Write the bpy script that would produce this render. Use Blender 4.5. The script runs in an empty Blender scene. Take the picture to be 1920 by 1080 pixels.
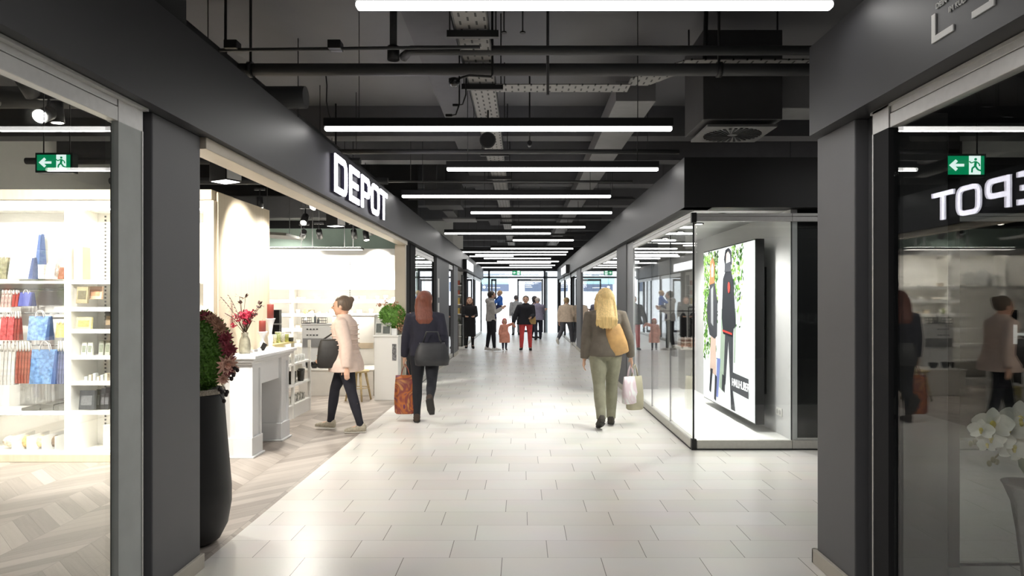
import bpy, bmesh, math, random
from mathutils import Vector, Matrix, noise

# ------------------------------------------------------------------ camera, world, exposure
SC = bpy.context.scene
COL = SC.collection
FPX, VPX, VPY, EYE = 1285.0, 978.0, 562.0, 1.57     # focal length and vanishing point in the 1920 x 1080 frame, eye height
cam_data = bpy.data.cameras.new('camera')
cam_data.sensor_width = 36.0
cam_data.lens = FPX / 1920.0 * 36.0
cam_data.shift_x = -(VPX - 960.0) / 1920.0
cam_data.shift_y = (VPY - 540.0) / 1920.0
cam_data.clip_start = 0.05
cam_data.clip_end = 300.0
cam = bpy.data.objects.new('camera', cam_data)
COL.objects.link(cam)
cam.location = (0, 0, EYE)
cam.rotation_euler = (math.pi / 2, 0, 0)
SC.camera = cam
SC.view_settings.view_transform = 'Standard'
SC.view_settings.look = 'None'
SC.view_settings.exposure = 0.0
SC.view_settings.gamma = 1.0
SC.view_settings.use_curve_mapping = False

world = bpy.data.worlds.new('world')
SC.world = world
world.use_nodes = True
bg = world.node_tree.nodes['Background']
bg.inputs[0].default_value = (0.86, 0.93, 1.0, 1)
bg.inputs[1].default_value = 3.2

LAMP = 7.0          # emission seen on the diffusers of the corridor lamps
LAMP_W = 24.0       # light the corridor lamps send down (same unit, narrower spread)
SHOP = 0.62         # multiplier of the gift shop's spotlights

# ------------------------------------------------------------------ helpers
def at(u, v, Y):
    return Vector(((u - VPX) * Y / FPX, Y, EYE - (v - VPY) * Y / FPX))

def ux(u, Y): return (u - VPX) * Y / FPX
def vz(v, Y): return EYE - (v - VPY) * Y / FPX

def lin(c):
    out = []
    for k in c[:3]:
        k = k / 255.0
        out.append(k / 12.92 if k <= 0.04045 else ((k + 0.055) / 1.055) ** 2.4)
    return tuple(out)

MATS = {}
def mat(name, rgb=(200, 200, 200), rough=0.6, metal=0.0, emit=0.0, var=0.05, scale=8.0, bump=0.0, emit_rgb=None, spec=0.5):
    """Principled material with a little procedural variation of its colour."""
    if name in MATS: return MATS[name]
    m = bpy.data.materials.new(name)
    m.use_nodes = True
    nt = m.node_tree
    b = nt.nodes['Principled BSDF']
    b.inputs['Roughness'].default_value = rough
    b.inputs['Metallic'].default_value = metal
    b.inputs['Specular IOR Level'].default_value = spec
    c = lin(rgb)
    tc = nt.nodes.new('ShaderNodeTexCoord')
    nz = nt.nodes.new('ShaderNodeTexNoise')
    nz.inputs['Scale'].default_value = scale
    nz.inputs['Detail'].default_value = 3.0
    nt.links.new(tc.outputs['Object'], nz.inputs['Vector'])
    rp = nt.nodes.new('ShaderNodeValToRGB')
    rp.color_ramp.elements[0].position = 0.3
    rp.color_ramp.elements[1].position = 0.7
    lo = [max(0, k * (1 - var)) for k in c]; hi = [min(1, k * (1 + var)) for k in c]
    rp.color_ramp.elements[0].color = (*lo, 1)
    rp.color_ramp.elements[1].color = (*hi, 1)
    nt.links.new(nz.outputs['Fac'], rp.inputs['Fac'])
    nt.links.new(rp.outputs['Color'], b.inputs['Base Color'])
    if bump:
        bp = nt.nodes.new('ShaderNodeBump')
        bp.inputs['Strength'].default_value = bump
        bp.inputs['Distance'].default_value = 0.01
        nt.links.new(nz.outputs['Fac'], bp.inputs['Height'])
        nt.links.new(bp.outputs['Normal'], b.inputs['Normal'])
    if emit:
        e = lin(emit_rgb) if emit_rgb else c
        b.inputs['Emission Color'].default_value = (*e, 1)
        b.inputs['Emission Strength'].default_value = emit
    MATS[name] = m
    return m

def glass_mat(name, tint=(0.97, 0.985, 0.98), ior=1.5, boost=1.0):
    """Clear pane: a thin sheet that lets light straight through and mirrors by the Fresnel law."""
    if name in MATS: return MATS[name]
    m = bpy.data.materials.new(name); m.use_nodes = True
    nt = m.node_tree; nt.nodes.clear()
    out = nt.nodes.new('ShaderNodeOutputMaterial')
    mix = nt.nodes.new('ShaderNodeMixShader')
    tr = nt.nodes.new('ShaderNodeBsdfTransparent'); tr.inputs[0].default_value = (*tint, 1)
    gl = nt.nodes.new('ShaderNodeBsdfGlossy'); gl.inputs['Roughness'].default_value = 0.0
    gl.inputs[0].default_value = (1, 1, 1, 1)
    ge = nt.nodes.new('ShaderNodeNewGeometry')
    dp = nt.nodes.new('ShaderNodeVectorMath'); dp.operation = 'DOT_PRODUCT'
    nt.links.new(ge.outputs['Incoming'], dp.inputs[0]); nt.links.new(ge.outputs['Normal'], dp.inputs[1])
    def mth(op, a, b=None, clamp=False):
        n = nt.nodes.new('ShaderNodeMath'); n.operation = op; n.use_clamp = clamp
        for i, x in enumerate((a, b)):
            if x is None: continue
            if isinstance(x, (int, float)): n.inputs[i].default_value = x
            else: nt.links.new(x, n.inputs[i])
        return n.outputs[0]
    # Schlick's form of the Fresnel law, the same from both sides of the sheet
    k = mth('POWER', mth('SUBTRACT', 1.0, mth('ABSOLUTE', dp.outputs['Value'])), 5.0)
    f0 = ((ior - 1) / (ior + 1)) ** 2
    fr = mth('MULTIPLY', mth('ADD', mth('MULTIPLY', k, 1 - f0), f0), boost, True)
    nt.links.new(fr, mix.inputs[0])
    nt.links.new(tr.outputs[0], mix.inputs[1]); nt.links.new(gl.outputs[0], mix.inputs[2])
    nt.links.new(mix.outputs[0], out.inputs[0])
    MATS[name] = m
    return m

ROOT_LOC = {}

def tag(o, label=None, cat=None, group=None, kind=None):
    if label: o['label'] = label
    if cat: o['category'] = cat
    if group: o['group'] = group
    if kind: o['kind'] = kind
    return o

def thing(name, label, cat, loc=(0, 0, 0), rotz=0.0, group=None, kind=None):
    o = bpy.data.objects.new(name, None)
    COL.objects.link(o)
    o.empty_display_size = 0.1
    o.location = loc
    o.rotation_euler = (0, 0, rotz)
    ROOT_LOC[o.name] = Vector(loc)
    return tag(o, label, cat, group, kind)

class MB:
    """Collects shapes and links them as one mesh object."""
    def __init__(self):
        self.v = []; self.f = []; self.mi = []; self.sm = []
        self.m = 0; self.s = False
    def add(self, vs, fs, smooth=None):
        n = len(self.v)
        self.v += [Vector(p) for p in vs]
        for f in fs:
            self.f.append([n + i for i in f]); self.mi.append(self.m)
            self.sm.append(self.s if smooth is None else smooth)
        return self
    def box(self, x0, x1, y0, y1, z0, z1):
        x0, x1 = sorted((x0, x1)); y0, y1 = sorted((y0, y1)); z0, z1 = sorted((z0, z1))
        vs = [(x, y, z) for z in (z0, z1) for y in (y0, y1) for x in (x0, x1)]
        return self.add(vs, [(0, 2, 3, 1), (4, 5, 7, 6), (0, 1, 5, 4), (2, 6, 7, 3), (0, 4, 6, 2), (1, 3, 7, 5)])
    def obox(self, c, size, M=None):
        M = M or Matrix.Identity(3); c = Vector(c)
        sx, sy, sz = size[0] / 2, size[1] / 2, size[2] / 2
        vs = [c + M @ Vector((x, y, z)) for z in (-sz, sz) for y in (-sy, sy) for x in (-sx, sx)]
        return self.add(vs, [(0, 2, 3, 1), (4, 5, 7, 6), (0, 1, 5, 4), (2, 6, 7, 3), (0, 4, 6, 2), (1, 3, 7, 5)])
    def taper(self, c, w0, d0, w1, d1, h, M=None):
        """Box on its base centre c whose top has another size."""
        M = M or Matrix.Identity(3); c = Vector(c); vs = []
        for (w, d, z) in ((w0, d0, 0), (w1, d1, h)):
            for y in (-d / 2, d / 2):
                for x in (-w / 2, w / 2): vs.append(c + M @ Vector((x, y, z)))
        return self.add(vs, [(0, 2, 3, 1), (4, 5, 7, 6), (0, 1, 5, 4), (2, 6, 7, 3), (0, 4, 6, 2), (1, 3, 7, 5)])
    def rings(self, rings, caps=True, smooth=True, closed=True):
        n = len(rings[0]); vs = [p for r in rings for p in r]; fs = []
        for k in range(len(rings) - 1):
            for i in range(n if closed else n - 1):
                j = (i + 1) % n
                fs.append((k * n + i, k * n + j, (k + 1) * n + j, (k + 1) * n + i))
        b = len(self.v)
        self.add(vs, fs, smooth)
        if caps:
            self.f.append([b + i for i in reversed(range(n))]); self.mi.append(self.m); self.sm.append(False)
            k = b + (len(rings) - 1) * n
            self.f.append([k + i for i in range(n)]); self.mi.append(self.m); self.sm.append(False)
        return self
    def cyl(self, p0, p1, r0, r1=None, n=14, caps=True, smooth=True):
        r1 = r0 if r1 is None else r1
        p0, p1 = Vector(p0), Vector(p1); d = (p1 - p0).normalized()
        a = d.orthogonal().normalized(); b = d.cross(a)
        R = []
        for p, r in ((p0, r0), (p1, r1)):
            R.append([p + a * (r * math.cos(t)) + b * (r * math.sin(t)) for t in (2 * math.pi * i / n for i in range(n))])
        return self.rings(R, caps, smooth)
    def tube(self, pts, r, n=8, caps=True):
        pts = [Vector(p) for p in pts]
        rs = r if isinstance(r, (list, tuple)) else [r] * len(pts)
        R = []; a = None
        for i, p in enumerate(pts):
            d = (pts[min(i + 1, len(pts) - 1)] - pts[max(i - 1, 0)])
            d = d.normalized() if d.length > 1e-9 else Vector((0, 0, 1))
            if a is None: a = d.orthogonal().normalized()
            a = (a - d * a.dot(d))
            a = a.normalized() if a.length > 1e-6 else d.orthogonal().normalized()
            b = d.cross(a)
            R.append([p + a * (rs[i] * math.cos(t)) + b * (rs[i] * math.sin(t)) for t in (2 * math.pi * k / n for k in range(n))])
        return self.rings(R, caps, True)
    def lathe(self, prof, c=(0, 0, 0), n=28, caps=True):
        c = Vector(c)
        R = [[c + Vector((r * math.cos(t), r * math.sin(t), z)) for t in (2 * math.pi * k / n for k in range(n))] for r, z in prof]
        return self.rings(R, caps, True)
    def ell(self, c, rx, ry, rz, M=None, nu=14, nv=9):
        M = M or Matrix.Identity(3); c = Vector(c); R = []
        for k in range(1, nv):
            t = math.pi * k / nv
            R.append([c + M @ Vector((rx * math.sin(t) * math.cos(p), ry * math.sin(t) * math.sin(p), -rz * math.cos(t))) for p in (2 * math.pi * i / nu for i in range(nu))])
        n0 = len(self.v)
        self.rings(R, False, True)
        bot = len(self.v); self.v += [c + M @ Vector((0, 0, -rz)), c + M @ Vector((0, 0, rz))]
        for i in range(nu):
            j = (i + 1) % nu
            self.f.append([bot, n0 + j, n0 + i]); self.mi.append(self.m); self.sm.append(True)
            k = n0 + (nv - 2) * nu
            self.f.append([bot + 1, k + i, k + j]); self.mi.append(self.m); self.sm.append(True)
        return self
    def prism(self, poly, O, A, B, t):
        """2-D polygon (a,b) -> O + a*A + b*B, thickened by vector t."""
        O, A, B, t = Vector(O), Vector(A), Vector(B), Vector(t); n = len(poly)
        lo = [O + A * a + B * b for a, b in poly]; hi = [p + t for p in lo]
        fs = [tuple(reversed(range(n))), tuple(range(n, 2 * n))]
        fs += [(i, (i + 1) % n, n + (i + 1) % n, n + i) for i in range(n)]
        return self.add(lo + hi, fs, False)
    def mesh(self, name, off=Vector((0, 0, 0))):
        me = bpy.data.meshes.new(name)
        me.from_pydata([tuple(p - off) for p in self.v], [], self.f)
        for p, k, s in zip(me.polygons, self.mi, self.sm):
            p.material_index = k; p.use_smooth = s
        return me
    def fix(self, me):
        bm = bmesh.new(); bm.from_mesh(me)
        bmesh.ops.recalc_face_normals(bm, faces=bm.faces)
        bm.to_mesh(me); bm.free()
    def build(self, name, mats, parent=None, world=True, bevel=0.0, origin=None, seg=2):
        if not isinstance(mats, (list, tuple)): mats = [mats]
        off = Vector((0, 0, 0))
        if parent is not None and world:
            q = parent
            while q is not None: off += q.location; q = q.parent
        elif parent is None:
            if origin is not None: off = Vector(origin)
            else:
                xs = [p.x for p in self.v]; ys = [p.y for p in self.v]; zs = [p.z for p in self.v]
                off = Vector(((min(xs) + max(xs)) / 2, (min(ys) + max(ys)) / 2, min(zs)))
        me = self.mesh(name, off)
        self.fix(me)
        for m in mats: me.materials.append(m)
        o = bpy.data.objects.new(name, me); COL.objects.link(o)
        if parent is not None: o.parent = parent
        else: o.location = off
        if bevel:
            b = o.modifiers.new('bevel', 'BEVEL'); b.width = bevel; b.segments = seg; b.limit_method = 'ANGLE'
        return o

def struct(name, mb, m, bevel=0.0, label=None):
    o = mb.build(name, m, bevel=bevel)
    o['kind'] = 'structure'
    if label: o['label'] = label
    return o

def boxes(*bs):
    mb = MB()
    for b in bs: mb.box(*b)
    return mb

def text_obj(name, body, size, m, parent=None, loc=(0, 0, 0), rot=(0, 0, 0), extrude=0.004, space=1.0, shear=0):
    cu = bpy.data.curves.new(name, 'FONT'); cu.body = body; cu.size = size; cu.extrude = extrude
    cu.space_character = space; cu.resolution_u = 3
    o = bpy.data.objects.new(name, cu); COL.objects.link(o)
    cu.materials.append(m)
    o.rotation_euler = rot
    if parent is not None:
        o.parent = parent; o.location = Vector(loc) - parent.location
    else: o.location = loc
    dg = bpy.context.evaluated_depsgraph_get(); dg.update()
    me = bpy.data.meshes.new_from_object(o.evaluated_get(dg))
    q = bpy.data.objects.new(name, me); COL.objects.link(q)
    q.rotation_euler = o.rotation_euler; q.location = o.location; q.parent = o.parent
    bpy.data.objects.remove(o); q.name = name
    if not me.materials: me.materials.append(m)
    return q

def kids(o): return [c for c in bpy.data.objects if c.parent == o]
def copy_tree(o, parent=None):
    c = o.copy(); COL.objects.link(c)
    if parent is not None: c.parent = parent
    for ch in kids(o): copy_tree(ch, c)
    return c

ORD = ['first', 'second', 'third', 'fourth', 'fifth', 'sixth', 'seventh', 'eighth', 'ninth', 'tenth', 'eleventh', 'twelfth',
       'thirteenth', 'fourteenth', 'fifteenth', 'sixteenth', 'seventeenth', 'eighteenth', 'nineteenth', 'twentieth', 'twenty-first', 'twenty-second', 'twenty-third', 'twenty-fourth', 'twenty-fifth']
# ------------------------------------------------------------------ materials of the building
XL, XR = -1.90, 1.78            # shopfront planes
FL, FR = -1.80, 1.68            # fascia faces
FZ0, FZ1 = 2.525, 3.04          # fascia bottom and top
CEIL = 4.2
END = 32.8

def N(nt, t, **kw):
    n = nt.nodes.new(t)
    for k, v in kw.items(): setattr(n, k, v)
    return n
def M_(nt, op, a, b=None, c=None):
    n = nt.nodes.new('ShaderNodeMath'); n.operation = op
    for i, x in enumerate((a, b, c)):
        if x is None: continue
        if isinstance(x, (int, float)): n.inputs[i].default_value = x
        else: nt.links.new(x, n.inputs[i])
    return n.outputs[0]

def tile_mat():
    m = bpy.data.materials.new('limestone_tile'); m.use_nodes = True
    nt = m.node_tree; b = nt.nodes['Principled BSDF']
    ge = N(nt, 'ShaderNodeNewGeometry'); sp = N(nt, 'ShaderNodeSeparateXYZ')
    nt.links.new(ge.outputs['Position'], sp.inputs[0])
    X, Y = sp.outputs[0], sp.outputs[1]
    ry = M_(nt, 'DIVIDE', M_(nt, 'SUBTRACT', Y, 4.171 - 12.0), 0.30)
    row = M_(nt, 'FLOOR', ry); fy = M_(nt, 'FRACT', ry)
    k = M_(nt, 'DIVIDE', M_(nt, 'MODULO', row, 4.0), 4.0)
    rp = N(nt, 'ShaderNodeValToRGB'); cr = rp.color_ramp; cr.interpolation = 'CONSTANT'
    offs = (0.16, 0.295, 0.04, 0.482)
    cr.elements[0].position = 0.0; cr.elements[0].color = (offs[0],) * 3 + (1,)
    cr.elements[1].position = 0.2; cr.elements[1].color = (offs[1],) * 3 + (1,)
    e = cr.elements.new(0.45); e.color = (offs[2],) * 3 + (1,)
    e = cr.elements.new(0.70); e.color = (offs[3],) * 3 + (1,)
    nt.links.new(k, rp.inputs[0])
    rx = M_(nt, 'DIVIDE', M_(nt, 'SUBTRACT', M_(nt, 'ADD', X, 12.0), rp.outputs[0]), 0.60)
    colm = M_(nt, 'FLOOR', rx); fx = M_(nt, 'FRACT', rx)
    # distance to the nearest joint, in metres
    dx = M_(nt, 'MULTIPLY', M_(nt, 'MINIMUM', fx, M_(nt, 'SUBTRACT', 1.0, fx)), 0.60)
    dy = M_(nt, 'MULTIPLY', M_(nt, 'MINIMUM', fy, M_(nt, 'SUBTRACT', 1.0, fy)), 0.30)
    gx = M_(nt, 'LESS_THAN', dx, 0.0022); gy = M_(nt, 'LESS_THAN', dy, 0.0016)
    gy = M_(nt, 'MULTIPLY', gy, 0.6)
    g = M_(nt, 'MAXIMUM', gx, gy)
    cb = N(nt, 'ShaderNodeCombineXYZ'); nt.links.new(colm, cb.inputs[0]); nt.links.new(row, cb.inputs[1])
    wn = N(nt, 'ShaderNodeTexWhiteNoise'); wn.noise_dimensions = '2D'; nt.links.new(cb.outputs[0], wn.inputs['Vector'])
    r2 = N(nt, 'ShaderNodeValToRGB')
    r2.color_ramp.elements[0].color = (*lin((234, 230, 223)), 1)
    r2.color_ramp.elements[1].color = (*lin((243, 240, 234)), 1)
    nt.links.new(wn.outputs['Value'], r2.inputs[0])
    nz = N(nt, 'ShaderNodeTexNoise'); nz.inputs['Scale'].default_value = 2.3; nz.inputs['Detail'].default_value = 5
    nt.links.new(ge.outputs['Position'], nz.inputs['Vector'])
    mx0 = N(nt, 'ShaderNodeMix'); mx0.data_type = 'RGBA'; mx0.blend_type = 'MULTIPLY'
    mx0.inputs[0].default_value = 0.12
    nt.links.new(r2.outputs[0], mx0.inputs[6]); nt.links.new(nz.outputs['Color'], mx0.inputs[7])
    mx = N(nt, 'ShaderNodeMix'); mx.data_type = 'RGBA'
    nt.links.new(g, mx.inputs[0]); nt.links.new(mx0.outputs[2], mx.inputs[6])
    mx.inputs[7].default_value = (*lin((120, 112, 102)), 1)
    nt.links.new(mx.outputs[2], b.inputs['Base Color'])
    b.inputs['Roughness'].default_value = 0.32
    b.inputs['Specular IOR Level'].default_value = 0.45
    return m

def herringbone_mat():
    m = bpy.data.materials.new('herringbone_oak'); m.use_nodes = True
    nt = m.node_tree; b = nt.nodes['Principled BSDF']
    ge = N(nt, 'ShaderNodeNewGeometry'); sp = N(nt, 'ShaderNodeSeparateXYZ')
    nt.links.new(ge.outputs['Position'], sp.inputs[0])
    X = M_(nt, 'ADD', sp.outputs[0], 20.0); Y = M_(nt, 'ADD', sp.outputs[1], 20.0)
    w = 0.42
    cx = M_(nt, 'DIVIDE', X, w); ci = M_(nt, 'FLOOR', cx); cf = M_(nt, 'FRACT', cx)
    par = M_(nt, 'MODULO', ci, 2.0)
    d = M_(nt, 'MULTIPLY', M_(nt, 'SUBTRACT', M_(nt, 'MULTIPLY', par, 2.0), 1.0), M_(nt, 'MULTIPLY', cf, w))
    off = M_(nt, 'MULTIPLY', par, -w)
    s = M_(nt, 'DIVIDE', M_(nt, 'ADD', M_(nt, 'ADD', Y, d), off), 0.15)
    si = M_(nt, 'FLOOR', s); sf = M_(nt, 'FRACT', s)
    cb = N(nt, 'ShaderNodeCombineXYZ'); nt.links.new(ci, cb.inputs[0]); nt.links.new(si, cb.inputs[1])
    wn = N(nt, 'ShaderNodeTexWhiteNoise'); wn.noise_dimensions = '2D'; nt.links.new(cb.outputs[0], wn.inputs['Vector'])
    # grain runs along each plank
    cg = N(nt, 'ShaderNodeCombineXYZ')
    nt.links.new(M_(nt, 'MULTIPLY', s, 4.0), cg.inputs[0]); nt.links.new(M_(nt, 'MULTIPLY', cf, 0.9), cg.inputs[1]); nt.links.new(ci, cg.inputs[2])
    nz = N(nt, 'ShaderNodeTexNoise'); nz.inputs['Scale'].default_value = 1.6; nz.inputs['Detail'].default_value = 6
    nt.links.new(cg.outputs[0], nz.inputs['Vector'])
    v = M_(nt, 'ADD', M_(nt, 'MULTIPLY', wn.outputs['Value'], 0.6), M_(nt, 'MULTIPLY', nz.outputs['Fac'], 0.5))
    rp = N(nt, 'ShaderNodeValToRGB')
    rp.color_ramp.elements[0].position = 0.15; rp.color_ramp.elements[0].color = (*lin((142, 132, 123)), 1)
    rp.color_ramp.elements[1].position = 0.95; rp.color_ramp.elements[1].color = (*lin((190, 181, 172)), 1)
    nt.links.new(v, rp.inputs[0])
    g = M_(nt, 'MAXIMUM', M_(nt, 'LESS_THAN', sf, 0.03), M_(nt, 'LESS_THAN', cf, 0.008))
    mx = N(nt, 'ShaderNodeMix'); mx.data_type = 'RGBA'
    nt.links.new(M_(nt, 'MULTIPLY', g, 0.6), mx.inputs[0]); nt.links.new(rp.outputs[0], mx.inputs[6])
    mx.inputs[7].default_value = (*lin((105, 95, 86)), 1)
    nt.links.new(mx.outputs[2], b.inputs['Base Color'])
    b.inputs['Roughness'].default_value = 0.45
    return m

def cream_wood_mat():
    m = bpy.data.materials.new('cream_wood'); m.use_nodes = True
    nt = m.node_tree; b = nt.nodes['Principled BSDF']
    tc = N(nt, 'ShaderNodeTexCoord'); mp = N(nt, 'ShaderNodeMapping'); mp.inputs['Scale'].default_value = (14, 14, 0.8)
    nz = N(nt, 'ShaderNodeTexNoise'); nz.inputs['Scale'].default_value = 2; nz.inputs['Detail'].default_value = 5
    rp = N(nt, 'ShaderNodeValToRGB')
    rp.color_ramp.elements[0].color = (*lin((222, 205, 176)), 1); rp.color_ramp.elements[1].color = (*lin((240, 228, 205)), 1)
    nt.links.new(tc.outputs['Object'], mp.inputs[0]); nt.links.new(mp.outputs[0], nz.inputs['Vector'])
    nt.links.new(nz.outputs['Fac'], rp.inputs[0]); nt.links.new(rp.outputs[0], b.inputs['Base Color'])
    b.inputs['Roughness'].default_value = 0.5
    MATS['cream_wood'] = m
    return m

TILE, OAK, CREAM = tile_mat(), herringbone_mat(), cream_wood_mat()
ANTH = mat('anthracite_panel', (47, 47, 50), 0.5, var=0.02, scale=3)
ANTH2 = mat('anthracite_column', (104, 104, 107), 0.55, var=0.02, scale=3)
DARKF = mat('dark_frame', (46, 46, 48), 0.85, var=0.03, spec=0.15)
BLACK = mat('black_panel', (22, 22, 23), 0.5, var=0.05)
BLACKM = mat('black_metal', (26, 26, 27), 0.45, var=0.05)
CEILM = mat('ceiling_paint', (106, 106, 109), 0.9, var=0.06, scale=1.2)
PIPEM = mat('pipe_paint', (62, 62, 63), 0.6, var=0.06)
TRAYM = mat('tray_galvanised', (112, 111, 110), 0.5, 0.3, var=0.1, scale=20)
DUCTM = mat('duct_paint', (112, 111, 112), 0.6, var=0.05)
ALU = mat('brushed_aluminium', (196, 195, 193), 0.38, 0.35, var=0.04, scale=30)
ALU2 = mat('satin_aluminium', (205, 203, 196), 0.45, 0.2, var=0.04, scale=30)
BEIGE = mat('champagne_trim', (196, 186, 170), 0.45, 0.15, var=0.03)
WHITE = mat('white_lacquer', (240, 239, 235), 0.5, var=0.01)
WHITEW = mat('white_wall', (238, 237, 233), 0.8, var=0.02)
GREYW = mat('light_grey_wall', (190, 190, 190), 0.75, var=0.02)
GREENW = mat('sage_wall', (176, 196, 184), 0.8, var=0.03)
SKIRT = mat('pale_skirting', (196, 190, 178), 0.6, var=0.03)
PALEF = mat('pale_floor', (222, 219, 212), 0.35, var=0.04, scale=2)
GLASS = glass_mat('clear_pane', boost=1.25)
GLASSN = glass_mat('near_pane', boost=1.0)
GLASSD = glass_mat('grey_pane', tint=(0.60, 0.61, 0.60), boost=1.6)
PAVE = mat('pavement_stone', (225, 224, 222), 0.8, var=0.04)
LAMPM = mat('lamp_diffuser', (255, 255, 255), 0.5, emit=LAMP, emit_rgb=(255, 252, 248), var=0.0)
GLOW = mat('fill_glow', (255, 255, 255), 0.5, emit=34.0, emit_rgb=(255, 248, 236), var=0.0)  # glow of the added strips and bay downlights

# ------------------------------------------------------------------ floors, ceiling, enclosing walls
struct('floor', boxes((XL, 9.0, -4.0, END, -0.12, 0.0)), TILE)
struct('floor', boxes((-7.6, XL, -4.0, 13.0, -0.12, 0.0)), OAK)
struct('floor', boxes((-7.6, XL, 13.0, END, -0.12, 0.0)), PALEF)
struct('ceiling', boxes((-7.8, 9.2, -4.2, END + 0.1, CEIL, CEIL + 0.15)), CEILM)
struct('wall_left', boxes((-7.8, -7.6, -4.0, END, -0.12, CEIL)), WHITEW)
struct('wall_right', boxes((9.0, 9.2, -4.0, END, -0.12, CEIL)), mat('dark_grey_wall', (60, 60, 61), 0.8))
struct('wall_light_block', boxes((-7.8, 9.2, -4.2, -4.0, -0.12, CEIL)), mat('dark_grey_wall', (60, 60, 61), 0.8))  # unseen wall added to keep outdoor light from behind the viewer
# the gift shop's back wall, sage above the white shelving, black paint above 2.9 m
struct('wall_back', boxes((-7.6, -1.98, 13.0, 13.12, 0.0, 2.92)), GREENW)
struct('wall_back', boxes((-7.6, -1.98, 13.02, 13.12, 2.92, CEIL)), mat('ceiling_black', (40, 40, 41), 0.9))
# dividing walls of the units on the right
struct('wall_side', boxes((2.57 - 0.75, 2.57, 4.02, 4.12, 0.0, 2.9)), BLACK)
struct('wall_side', boxes((2.57, 9.0, 4.02, 4.12, 2.68, CEIL)), BLACK)
struct('wall_side', boxes((3.0, 9.0, 20.6, 20.75, 0.0, CEIL)), WHITEW)
struct('wall_shop', boxes((7.2, 7.32, 7.4, 20.6, 0.0, CEIL)), WHITEW)

# ------------------------------------------------------------------ fascias
def fascia(n, *bs, m=ANTH):
    return struct('trim_%d' % n, boxes(*bs), m)
fascia(1, (FL - 0.30, FL, -4.0, END - 0.5, FZ0, FZ1))
fascia(2, (FR, FR + 0.30, -4.0, 4.0, FZ0, FZ1), (FR + 0.30, 9.0, 3.7, 4.0, FZ0, FZ1))
fascia(3, (FR, FR + 0.30, 7.08, END - 0.5, FZ0, FZ1))
fascia(4, (FR + 0.004, 9.0, 7.075, 7.30, FZ0, FZ1), m=BLACK)  # black puts the shade of this unlit face into its colour
# black bulkhead over the near left shopfront
struct('trim_5', boxes((-3.4, FL - 0.02, -4.0, 3.72, FZ1, CEIL)), mat('bulkhead_black', (30, 30, 31), 0.7))
# champagne lining of the gift shop's opening
struct('trim_6', boxes((XL - 0.10, XL + 0.05, 4.02, 11.12, 2.455, FZ0), (XL - 0.14, XL + 0.03, 11.02, 11.12, 0.0, 2.455)), BEIGE, bevel=0.004)
# thin light joint under the near fascias
struct('trim_7', boxes((XL - 0.02, XL + 0.04, -4.0, 3.42, 2.508, 2.522)), ALU)
struct('trim_8', boxes((XR, XR + 0.06, -4.0, 3.50, 2.508, 2.522)), ALU)

# ------------------------------------------------------------------ columns
def pillar(label, *bs, m=ANTH2):
    o = struct('pillar', boxes(*bs), m, bevel=0.006)
    return o
pillar('left', (-2.07, -1.88, 3.49, 4.01, 0.0, FZ0))
pillar('left recess', (-2.05, -1.925, 3.41, 3.49, 0.0, FZ0))
pillar('right', (1.76, 2.20, 3.62, 4.08, 0.0, FZ0))
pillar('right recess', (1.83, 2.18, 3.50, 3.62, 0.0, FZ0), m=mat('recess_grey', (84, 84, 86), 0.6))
struct('baseboard_right', boxes((1.735, 1.76, 3.60, 4.10, 0.0, 0.085), (1.735, 2.2, 4.08, 4.10, 0.0, 0.085)), SKIRT, bevel=0.004)
struct('baseboard_left', boxes((-1.88, -1.858, 3.48, 4.02, 0.0, 0.085)), SKIRT, bevel=0.004)
pillar('right far', (1.76, 2.3, 11.55, 12.7, 0.0, FZ0))
pillar('right farther', (1.76, 2.3, 20.4, 22.0, 0.0, FZ0))
pillar('left far wall', (-2.3, -1.88, 15.2, 17.75, 0.0, FZ0))
pillar('left farther', (-2.3, -1.86, 18.8, 20.0, 0.0, FZ0))
struct('baseboard_left', boxes((-1.88, -1.862, 15.2, 17.75, 0.0, 0.09), (-1.86, -1.842, 18.8, 20.0, 0.0, 0.09)), SKIRT)
struct('baseboard_right', boxes((1.742, 1.76, 11.55, 12.7, 0.0, 0.09), (1.742, 1.76, 20.4, 22.0, 0.0, 0.09)), SKIRT)

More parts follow.
